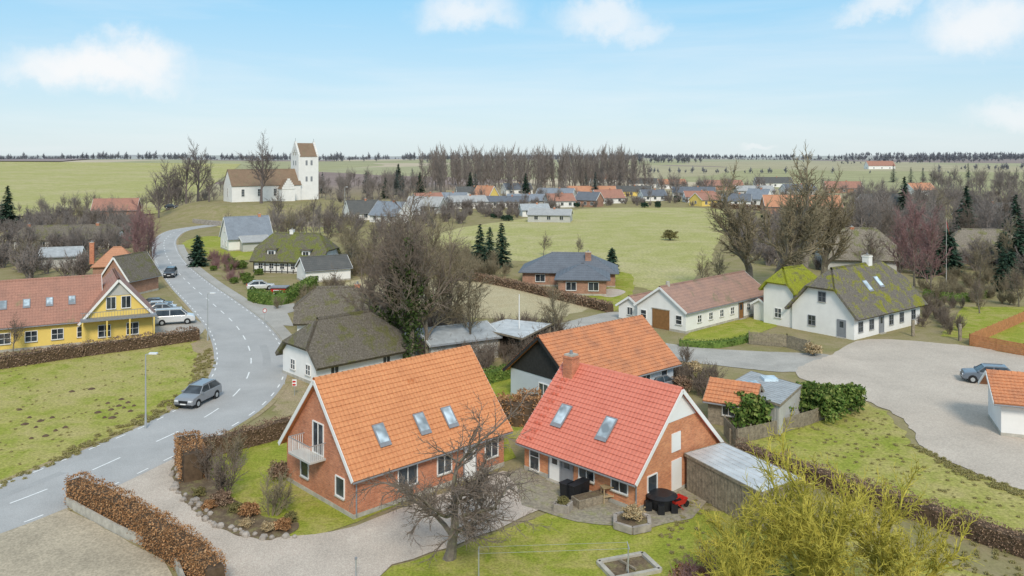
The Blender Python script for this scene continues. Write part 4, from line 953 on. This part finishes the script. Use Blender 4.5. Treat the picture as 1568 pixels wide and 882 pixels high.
car('white_van', on(268, 496), 20, 'car_white', 'van')
car('silver_car', on(252, 482), 20, 'car_silver', 'hatch'); car('blue_car', on(240, 473), 20, 'car_dark', 'hatch'); car('white_car', on(245, 478), 20, 'car_white', 'hatch')
car('white_car', on(399, 444), 20, 'car_white', 'hatch'); car('dark_car', on(262, 333, hgt(-120, 290)+.05), 10, 'car_dark', 'hatch')
car('grey_suv', on(1512, 586), 160, 'car_grey')
car('parked_car', on(1010, 598), 40, 'car_silver', 'hatch')
# ---------------------------------------------------------------- street furniture
def lamp(x, y, h):
    mb = MB(); mb.cyl((0, 0, 0), (0, 0, h), .075, .05, 8, 'pole'); mb.cyl((0, 0, 0), (0, 0, .9), .1, .09, 8, 'pole')
    mb.beam((0, 0, h), (.5, 0, h+.08), .06, .06, 'pole'); mb.box((.3, -.14, h+.03), (.95, .14, h+.15), 'lamp'); mb.obj('street_lamp', None, G(x, y))
lamp(223, 657, 6.0); lamp(318, 522, 5.6); lamp(528, 345, 12)
def sign(x, y, kind='plate', h=2.0, rot=0):
    mb = MB(); mb.cyl((0, 0, 0), (0, 0, h), .03, .03, 6, 'pole')
    if kind == 'chev':
        mb.box((-.2, -.05, h-.6), (.2, -.03, h), 'paint')
        for i in range(2): mb.prism([(-.17, -.056, h-.56+i*.28), (.05, -.056, h-.56+i*.28), (.17, -.056, h-.48+i*.28), (.05, -.056, h-.39+i*.28), (-.17, -.056, h-.39+i*.28)], (0, -.004, 0), 'redp')
    else: mb.cyl((0, -.04, h-.3), (0, -.07, h-.3), .28, .28, 16, 'redp'); mb.cyl((0, -.071, h-.3), (0, -.075, h-.3), .21, .21, 16, 'paint')
    mb.obj('traffic_sign', None, G(x, y), rot)
sign(451, 606, 'chev', 1.5); sign(405, 498, 'plate', 2.2, .8)
mb = MB(); mb.cyl((0, 0, 0), (0, 0, 12), .06, .03, 8, 'greyw'); mb.prism([(0, 0, 11.7), (.0, 0, 11.3), (.7, .3, 9.2)], (0, .02, 0), 'redp'); mb.obj('flagpole', None, G(1449, 448))
mb = MB(); mb.cyl((0, 0, 0), (0, 0, 6.5), .07, .05, 8, 'paint'); mb.obj('flagpole', None, G(795, 540))
def bin_(x, y, r=0):
    mb = MB(); mb.faces([(-.26, -.32, .05), (.26, -.32, .05), (.26, .32, .05), (-.26, .32, .05), (-.3, -.38, 1.0), (.3, -.38, 1.0), (.3, .38, 1.0), (-.3, .38, 1.0)], [(0, 1, 5, 4), (1, 2, 6, 5), (2, 3, 7, 6), (3, 0, 4, 7), (3, 2, 1, 0)], 'plast')
    mb.prism([(-.32, -.42, 1.0), (.32, -.42, 1.0), (.32, .4, 1.0), (-.32, .4, 1.0)], (0, 0, .07), 'plast'); mb.cyl((-.3, .42, 1.03), (.3, .42, 1.03), .03, .03, 6, 'plast')
    for s in (-.27, .27): mb.cyl((s-.04, .3, .1), (s+.04, .3, .1), .1, .1, 10, 'tyre')
    mb.obj('wheelie_bin', None, G(x, y)+Vector((0, 0, .07)), r)
bin_(868, 765, radians(-45)); bin_(880, 768, radians(-45)); bin_(892, 762, radians(-45)); bin_(459, 545)
mb = MB(); mb.cyl((0, 0, 0), (0, 0, .75), .75, .95, 20, 'plast'); mb.cyl((0, 0, .75), (0, 0, .9), 1.0, .7, 20, 'plast')
for i in range(7): a_ = i*.9; mb.box((cos(a_)*1.0-.2, sin(a_)*1.0-.2, 0), (cos(a_)*1.0+.2, sin(a_)*1.0+.2, .55), 'plast')
mb.obj('covered_garden_table', None, G(1013, 778)+Vector((0, 0, .07)))
mb = MB()
for s in (-.28, .28): mb.beam((-.6, s, .35), (.6, s*.6, .7), .04, .04, 'redp'); mb.beam((.2, s, .05), (-.3, s, .5), .04, .04, 'redp')
mb.faces([(-.5, -.3, .4), (.3, -.3, .4), (.3, .3, .4), (-.5, .3, .4), (-.6, -.4, .75), (.5, -.4, .75), (.5, .4, .75), (-.6, .4, .75)], [(0, 1, 5, 4), (1, 2, 6, 5), (2, 3, 7, 6), (3, 0, 4, 7), (3, 2, 1, 0)], 'redp'); mb.cyl((.75, -.05, .2), (.75, .05, .2), .2, .2, 12, 'tyre')
mb.obj('wheelbarrow', None, G(1038, 782)+Vector((0, 0, .07)), .6)
def planter(name, x, y, n, r, w, h, k='stone'):
    mb = MB()
    for i in range(n):
        a0 = 2*pi*i/n; a1 = 2*pi*(i+1)/n; mb.beam((cos(a0)*r, sin(a0)*r, h/2), (cos(a1)*r, sin(a1)*r, h/2), w, h, k)
    mb.cyl((0, 0, .02), (0, 0, h*.8), r*.93, r*.93, n, 'soil'); return mb.obj(name, None, G(x, y)+Vector((0, 0, .07)), .4)
planter('stone_planter', 968, 806, 6, 1.15, .22, .4); place('dry_grass_plant', T['straw'], G(968, 806)+Vector((0, 0, .35)), .75)
planter('stone_planter', 862, 782, 4, .6, .2, .45); place('planter_shrub', T['bush2'], G(862, 782)+Vector((0, 0, .35)), .45)
mb = MB(); mb.box((-1.1, -.45, 0), (1.1, .45, .5), 'wood'); mb.box((-1.0, -.36, .5), (1.0, .36, .53), 'soil'); mb.obj('raised_bed', None, G(903, 772)+Vector((0, 0, .07)), .5)
mb = MB()
for x in (-.35, .35):
    for y in (-.25, .25): mb.beam((x, y, 0), (x*.9, y*.9, 1.0), .05, .05, 'straw')
mb.box((-.4, -.3, .95), (.4, .3, 1.0), 'straw'); mb.box((-.38, -.28, .4), (.38, .28, .44), 'straw'); mb.obj('plant_stand', None, G(930, 770)+Vector((0, 0, .07)), .3)
mb = MB(); r = 1.35
cs = [(-r, -r*.7), (r, -r*.7), (r, r*.7), (-r, r*.7)]
for (a_, b_) in zip(cs, cs[1:]+cs[:1]): mb.beam((a_[0], a_[1], .1), (b_[0], b_[1], .1), .25, .22, 'plinth')
mb.poly([(-1.2, -.85, .08), (1.2, -.85, .08), (1.2, .85, .08), (-1.2, .85, .08)], 'soil')
mb.beam((-.4, -.5, .12), (.3, .6, .2), .1, .1, 'wood'); mb.beam((-.2, .7, .14), (.1, -.6, .2), .1, .1, 'wood'); mb.obj('sandbox', None, G(963, 870), .35)
mb = MB(); p = G(733, 890); q = G(962, 882)
for a_ in (p, q): mb.cyl(a_, a_+Vector((0, 0, 1.6)), .035, .035, 8, 'pole'); mb.beam(a_+Vector((0, -.4, 1.6)), a_+Vector((0, .4, 1.6)), .04, .04, 'pole')
for y in (-.35, .35): mb.beam(p+Vector((0, y, 1.6)), q+Vector((0, y, 1.6)), .012, .012, 'pole')
mb.obj('clothes_line')
mb = MB(); mb.cyl((0, 0, 0), (0, 0, 1.1), .04, .04, 8, 'pole'); mb.box((-.06, -.06, 1.1), (.06, .06, 1.2), 'trim'); mb.obj('garden_post', None, G(545, 889))
mb = MB(); g = random.Random(5)
pth = cr([G(*p) for p in [(266, 722), (272, 748), (300, 778), (340, 806), (395, 824), (455, 822)]], 10)
for p in resample(pth, .42):
    r = g.uniform(.12, .26); q = p+Vector((g.uniform(-.3, .3), g.uniform(-.3, .3), 0)); n = 7
    vs = []
    for lv, (zz, rr_) in enumerate(((0, 1), (.6, .95), (1.0, .5))):
        vs += [(q.x+r*rr_*cos(2*pi*i/n)*g.uniform(.8, 1.15), q.y+r*rr_*sin(2*pi*i/n)*g.uniform(.8, 1.15), .06+r*zz) for i in range(n)]
    mb.faces(vs, [(a_*n+i, a_*n+(i+1) % n, (a_+1)*n+(i+1) % n, (a_+1)*n+i) for a_ in (0, 1) for i in range(n)]+[tuple(range(2*n, 3*n))], 'stone')
mb.obj('border_stones')
# ---------------------------------------------------------------- individual trees and shrubs
def tr(name, key, x, y, s, rot=None, sz=None):
    p = G(x, y); p.z = hgt(p.x, p.y); return place(name, T[key], p, s, rot, sz)
tr('apple_tree', 'apple', 687, 856, 1.25, 1.0, 1.04)
tr('ivy_covered_tree', 'big1', 632, 566, 1.04, .5); tr('ivy_covered_tree', 'big1', 600, 556, .88, 3.5)
tr('bare_tree', 'big2', 690, 545, .84, 1.); tr('bare_tree', 'oak2', 722, 550, .85); tr('bare_tree', 'oak1', 560, 545, .95); tr('bare_tree', 'oak2', 850, 530, .6); tr('bare_tree', 'oak1', 505, 480, .5); tr('bare_tree', 'big2', 655, 470, .9)
tr('bare_tree', 'oak1', 590, 470, 1.05); tr('bare_tree', 'oak2', 540, 420, .9); tr('bare_tree', 'oak2', 655, 560, 1.15); tr('bare_tree', 'oak1', 620, 500, 1.2)
tr('lime_tree', 'lime', 1185, 478, 1.1, 0.); tr('lime_tree', 'lime', 1232, 452, 1.08, 2.); tr('lime_tree', 'lime', 1150, 450, 1.0, 4.2); tr('lime_tree', 'lime', 1262, 440, .95, 5.4)
tr('bare_tree', 'oak2', 1075, 445, .5); tr('bare_tree', 'oak2', 1100, 440, .5)
tr('birch_tree', 'redb', 1400, 440, 1.25); tr('birch_tree', 'redb', 1425, 450, 1.1); tr('birch_tree', 'redb', 1378, 430, 1.0)
tr('red_twigged_tree', 'redb', 208, 425, 1.0); tr('red_twigged_tree', 'redb', 228, 418, .9); tr('red_twigged_tree', 'redb', 215, 400, 1.0); tr('red_twigged_tree', 'redb', 232, 392, .85)
for x, y, s in ((258, 332, .95), (285, 330, 1.0), (303, 326, 1.25), (400, 333, 1.25), (243, 338, .8), (270, 322, .9), (425, 345, .6), (320, 330, .6), (480, 345, .5), (510, 350, .5)): tr('churchyard_tree', 'ch', x, y, s)
for x, y, s in ((445, 372, .75), (500, 385, .8), (470, 362, .7), (530, 392, .65), (120, 345, .6), (60, 405, .5), (430, 382, .5), (35, 415, .5), (1330, 430, .75), (1500, 440, .7), (1545, 420, .8), (885, 392, .35), (832, 392, .4), (1475, 385, .9), (1530, 370, 1.0), (1350, 390, .9), (1300, 345, .9), (1440, 350, 1.0), (1290, 380, .8), (1560, 470, .5), (1500, 480, .4), (150, 360, .6), (90, 370, .5), (350, 355, .5), (640, 440, .9), (570, 400, .7), (610, 390, .7), (1310, 400, .9), (1450, 410, .8)): tr('garden_tree', 'oak2' if R.random() < .5 else 'oak1', x, y, s)
tr('small_tree', 'bush2', 1026, 368, 2.2)
tr('young_tree', 'oak1', 20, 545, .35); tr('young_tree', 'redb', 480, 505, .35)
for x, y, s in ((735, 420, .68), (768, 408, .85), (750, 412, .8)): tr('spruce_tree', 'con2' if s > .7 else 'con1', x, y, s*1.15)
tr('cypress', 'cyp', 937, 418, .95); tr('cypress', 'cyp', 303, 408, 1.25)
for x, y, s in ((12, 352, 1.1), (1480, 372, 1.2), (1555, 385, 1.1), (1385, 330, 1.2), (1535, 445, .6), (643, 300, 1.1), (590, 304, .9), (610, 292, 1.4), (805, 305, 1.1), (720, 300, 1.1)): tr('spruce_tree', 'con1', x, y, s)
tr('evergreen_shrub', 'bush', 1150, 655, 2.3); tr('evergreen_shrub', 'bush', 1180, 645, 1.8); tr('evergreen_shrub', 'bush', 1238, 634, 2.1); tr('evergreen_shrub', 'bush', 1262, 640, 2.2); tr('evergreen_shrub', 'bush', 1295, 628, 1.9)
tr('lichen_covered_tree', 'yell', 1250, 950, 1.18, 0); tr('lichen_covered_tree', 'yell', 1140, 955, .9, 2.2); tr('lichen_covered_tree', 'yell', 1370, 950, .95, 4.)
tr('lichen_covered_tree', 'yell', 1230, 890, .75, 1.)
for x, y, s, k in ((320, 735, .8, 'shr1'), (345, 765, .95, 'shr1'), (355, 720, .75, 'shr2'), (415, 790, .8, 'shr2'), (1050, 930, .7, 'shr3'), (1090, 900, .7, 'shr3')): tr('bare_shrub', k, x, y, s)
for x, y, s, k in ((383, 790, .7, 'bushb'), (432, 812, .6, 'bushb'), (360, 785, .5, 'bush2'), (340, 775, .8, 'bushd'), (428, 735, 1.0, 'bushd'), (410, 815, .5, 'straw'), (375, 808, .45, 'straw'), (320, 780, .5, 'bushb'), (305, 760, .5, 'bush2'), (1060, 905, 1.1, 'bushb'), (445, 800, .5, 'bush2'), (1140, 725, .8, 'bushd'), (1190, 738, .8, 'bushd'), (1245, 545, 1.2, 'straw'), (760, 668, 1.0, 'bush2'), (1045, 600, 1.2, 'bushd'), (1075, 590, 1.1, 'bush2'), (1095, 610, 1.0, 'bush'), (1060, 575, 1.2, 'straw')): tr('garden_shrub', k, x, y, s)
# ---------------------------------------------------------------- light, sky, camera
az = radians(172); el = radians(40)
sun = bpy.data.lights.new('sun', 'SUN'); sun.energy = 2.5; sun.angle = radians(14); sun.color = (1, .91, .78)
so = bpy.data.objects.new('sun', sun); COL.objects.link(so)
sd_ = Vector((sin(az)*cos(el), cos(az)*cos(el), sin(el)))
so.rotation_euler = sd_.to_track_quat('Z', 'Y').to_euler()
w = bpy.data.worlds.new('World'); bpy.context.scene.world = w; w.use_nodes = True; nt = w.node_tree
bg = nt.nodes['Background']; sk = nt.nodes.new('ShaderNodeTexSky'); sk.sky_type = 'NISHITA'; sk.sun_disc = False
sk.sun_elevation = el; sk.sun_rotation = az; sk.air_density = 1.0; sk.dust_density = .6; sk.ozone_density = 1.5
tc = nt.nodes.new('ShaderNodeTexCoord').outputs['Generated']
col = sk.outputs[0]
wn_ = nt.nodes.new('ShaderNodeTexNoise'); wn_.inputs['Scale'].default_value = 11; wn_.inputs['Detail'].default_value = 8; wn_.inputs['Roughness'].default_value = .62
nt.links.new(tc, wn_.inputs['Vector'])
sub = nt.nodes.new('ShaderNodeVectorMath'); sub.operation = 'SUBTRACT'; nt.links.new(wn_.outputs['Color'], sub.inputs[0]); sub.inputs[1].default_value = (.5, .5, .5)
scl = nt.nodes.new('ShaderNodeVectorMath'); scl.operation = 'SCALE'; nt.links.new(sub.outputs[0], scl.inputs[0]); scl.inputs['Scale'].default_value = .10
add = nt.nodes.new('ShaderNodeVectorMath'); nt.links.new(tc, add.inputs[0]); nt.links.new(scl.outputs[0], add.inputs[1])
tot = None
for (x, y, rx, rz, st) in [(150, 100, 120, 38, .95), (215, 85, 65, 34, .9), (85, 105, 80, 26, .8), (715, 18, 80, 36, .75), (930, 25, 90, 32, .7), (985, 45, 55, 22, .55), (1505, 30, 80, 46, .85), (1345, 2, 55, 22, .7), (1552, 170, 60, 26, .6), (1160, 228, 30, 7, .4)]:
    d = Vector(((x-CX)/F, 1, (HY-y)/F)).normalized()
    s1 = nt.nodes.new('ShaderNodeVectorMath'); s1.operation = 'SUBTRACT'; nt.links.new(add.outputs[0], s1.inputs[0]); s1.inputs[1].default_value = d
    m1 = nt.nodes.new('ShaderNodeVectorMath'); m1.operation = 'MULTIPLY'; nt.links.new(s1.outputs[0], m1.inputs[0]); m1.inputs[1].default_value = (F/rx, F/rx*.6, F/rz)
    l1 = nt.nodes.new('ShaderNodeVectorMath'); l1.operation = 'LENGTH'; nt.links.new(m1.outputs[0], l1.inputs[0])
    mr = nt.nodes.new('ShaderNodeMapRange'); mr.interpolation_type = 'SMOOTHSTEP'; mr.inputs[1].default_value = 1.3; mr.inputs[2].default_value = .2; mr.inputs[3].default_value = 0; mr.inputs[4].default_value = st
    nt.links.new(l1.outputs['Value'], mr.inputs[0])
    if tot is None: tot = mr.outputs[0]
    else:
        mx = nt.nodes.new('ShaderNodeMath'); mx.operation = 'MAXIMUM'; nt.links.new(tot, mx.inputs[0]); nt.links.new(mr.outputs[0], mx.inputs[1]); tot = mx.outputs[0]
ci = noi(nt, mapv(nt, tc, (1.5, 1.5, 16), (.0, .06, 0)), 1.6, 6, .55, .4)
cir = nt.nodes.new('ShaderNodeMapRange'); cir.inputs[1].default_value = .42; cir.inputs[2].default_value = .85; cir.inputs[4].default_value = .4; nt.links.new(ci, cir.inputs[0])
mx = nt.nodes.new('ShaderNodeMath'); mx.operation = 'MAXIMUM'; nt.links.new(tot, mx.inputs[0]); nt.links.new(cir.outputs[0], mx.inputs[1])
sz_ = nt.nodes.new('ShaderNodeSeparateXYZ'); nt.links.new(tc, sz_.inputs[0])
r_ = nt.nodes.new('ShaderNodeValToRGB'); e_ = r_.color_ramp.elements; e_.new(.5)
dv = 8.0
for i_, (p_, c_) in enumerate([(0.0, (4.6, 5.4, 5.8)), (.19, (2.1, 4.5, 6.3)), (1.0, (4.2, 4.8, 5.5))]):
    e_[i_].position = p_; e_[i_].color = (c_[0]/dv, c_[1]/dv, c_[2]/dv, 1)
nt.links.new(sz_.outputs[2], r_.inputs[0])
vs = nt.nodes.new('ShaderNodeVectorMath'); vs.operation = 'SCALE'; vs.inputs['Scale'].default_value = dv; nt.links.new(r_.outputs[0], vs.inputs[0])
col = mixc(nt, .82, col, vs.outputs[0])
col = mixc(nt, mx.outputs[0], col, (6.4, 6.45, 6.5))
nt.links.new(col, bg.inputs['Color']); bg.inputs['Strength'].default_value = .15
cam = bpy.data.cameras.new('camera'); co = bpy.data.objects.new('camera', cam); COL.objects.link(co)
co.location = (0, 0, CAMH); co.rotation_euler = (radians(90), 0, 0); cam.sensor_width = 36; cam.lens = 36*F/1568
cam.shift_y = -(441-HY)/1568; cam.clip_end = 30000; cam.clip_start = .5
sc = bpy.context.scene; sc.camera = co
sc.view_settings.view_transform = 'Standard'; sc.view_settings.look = 'None'; sc.view_settings.exposure = 0
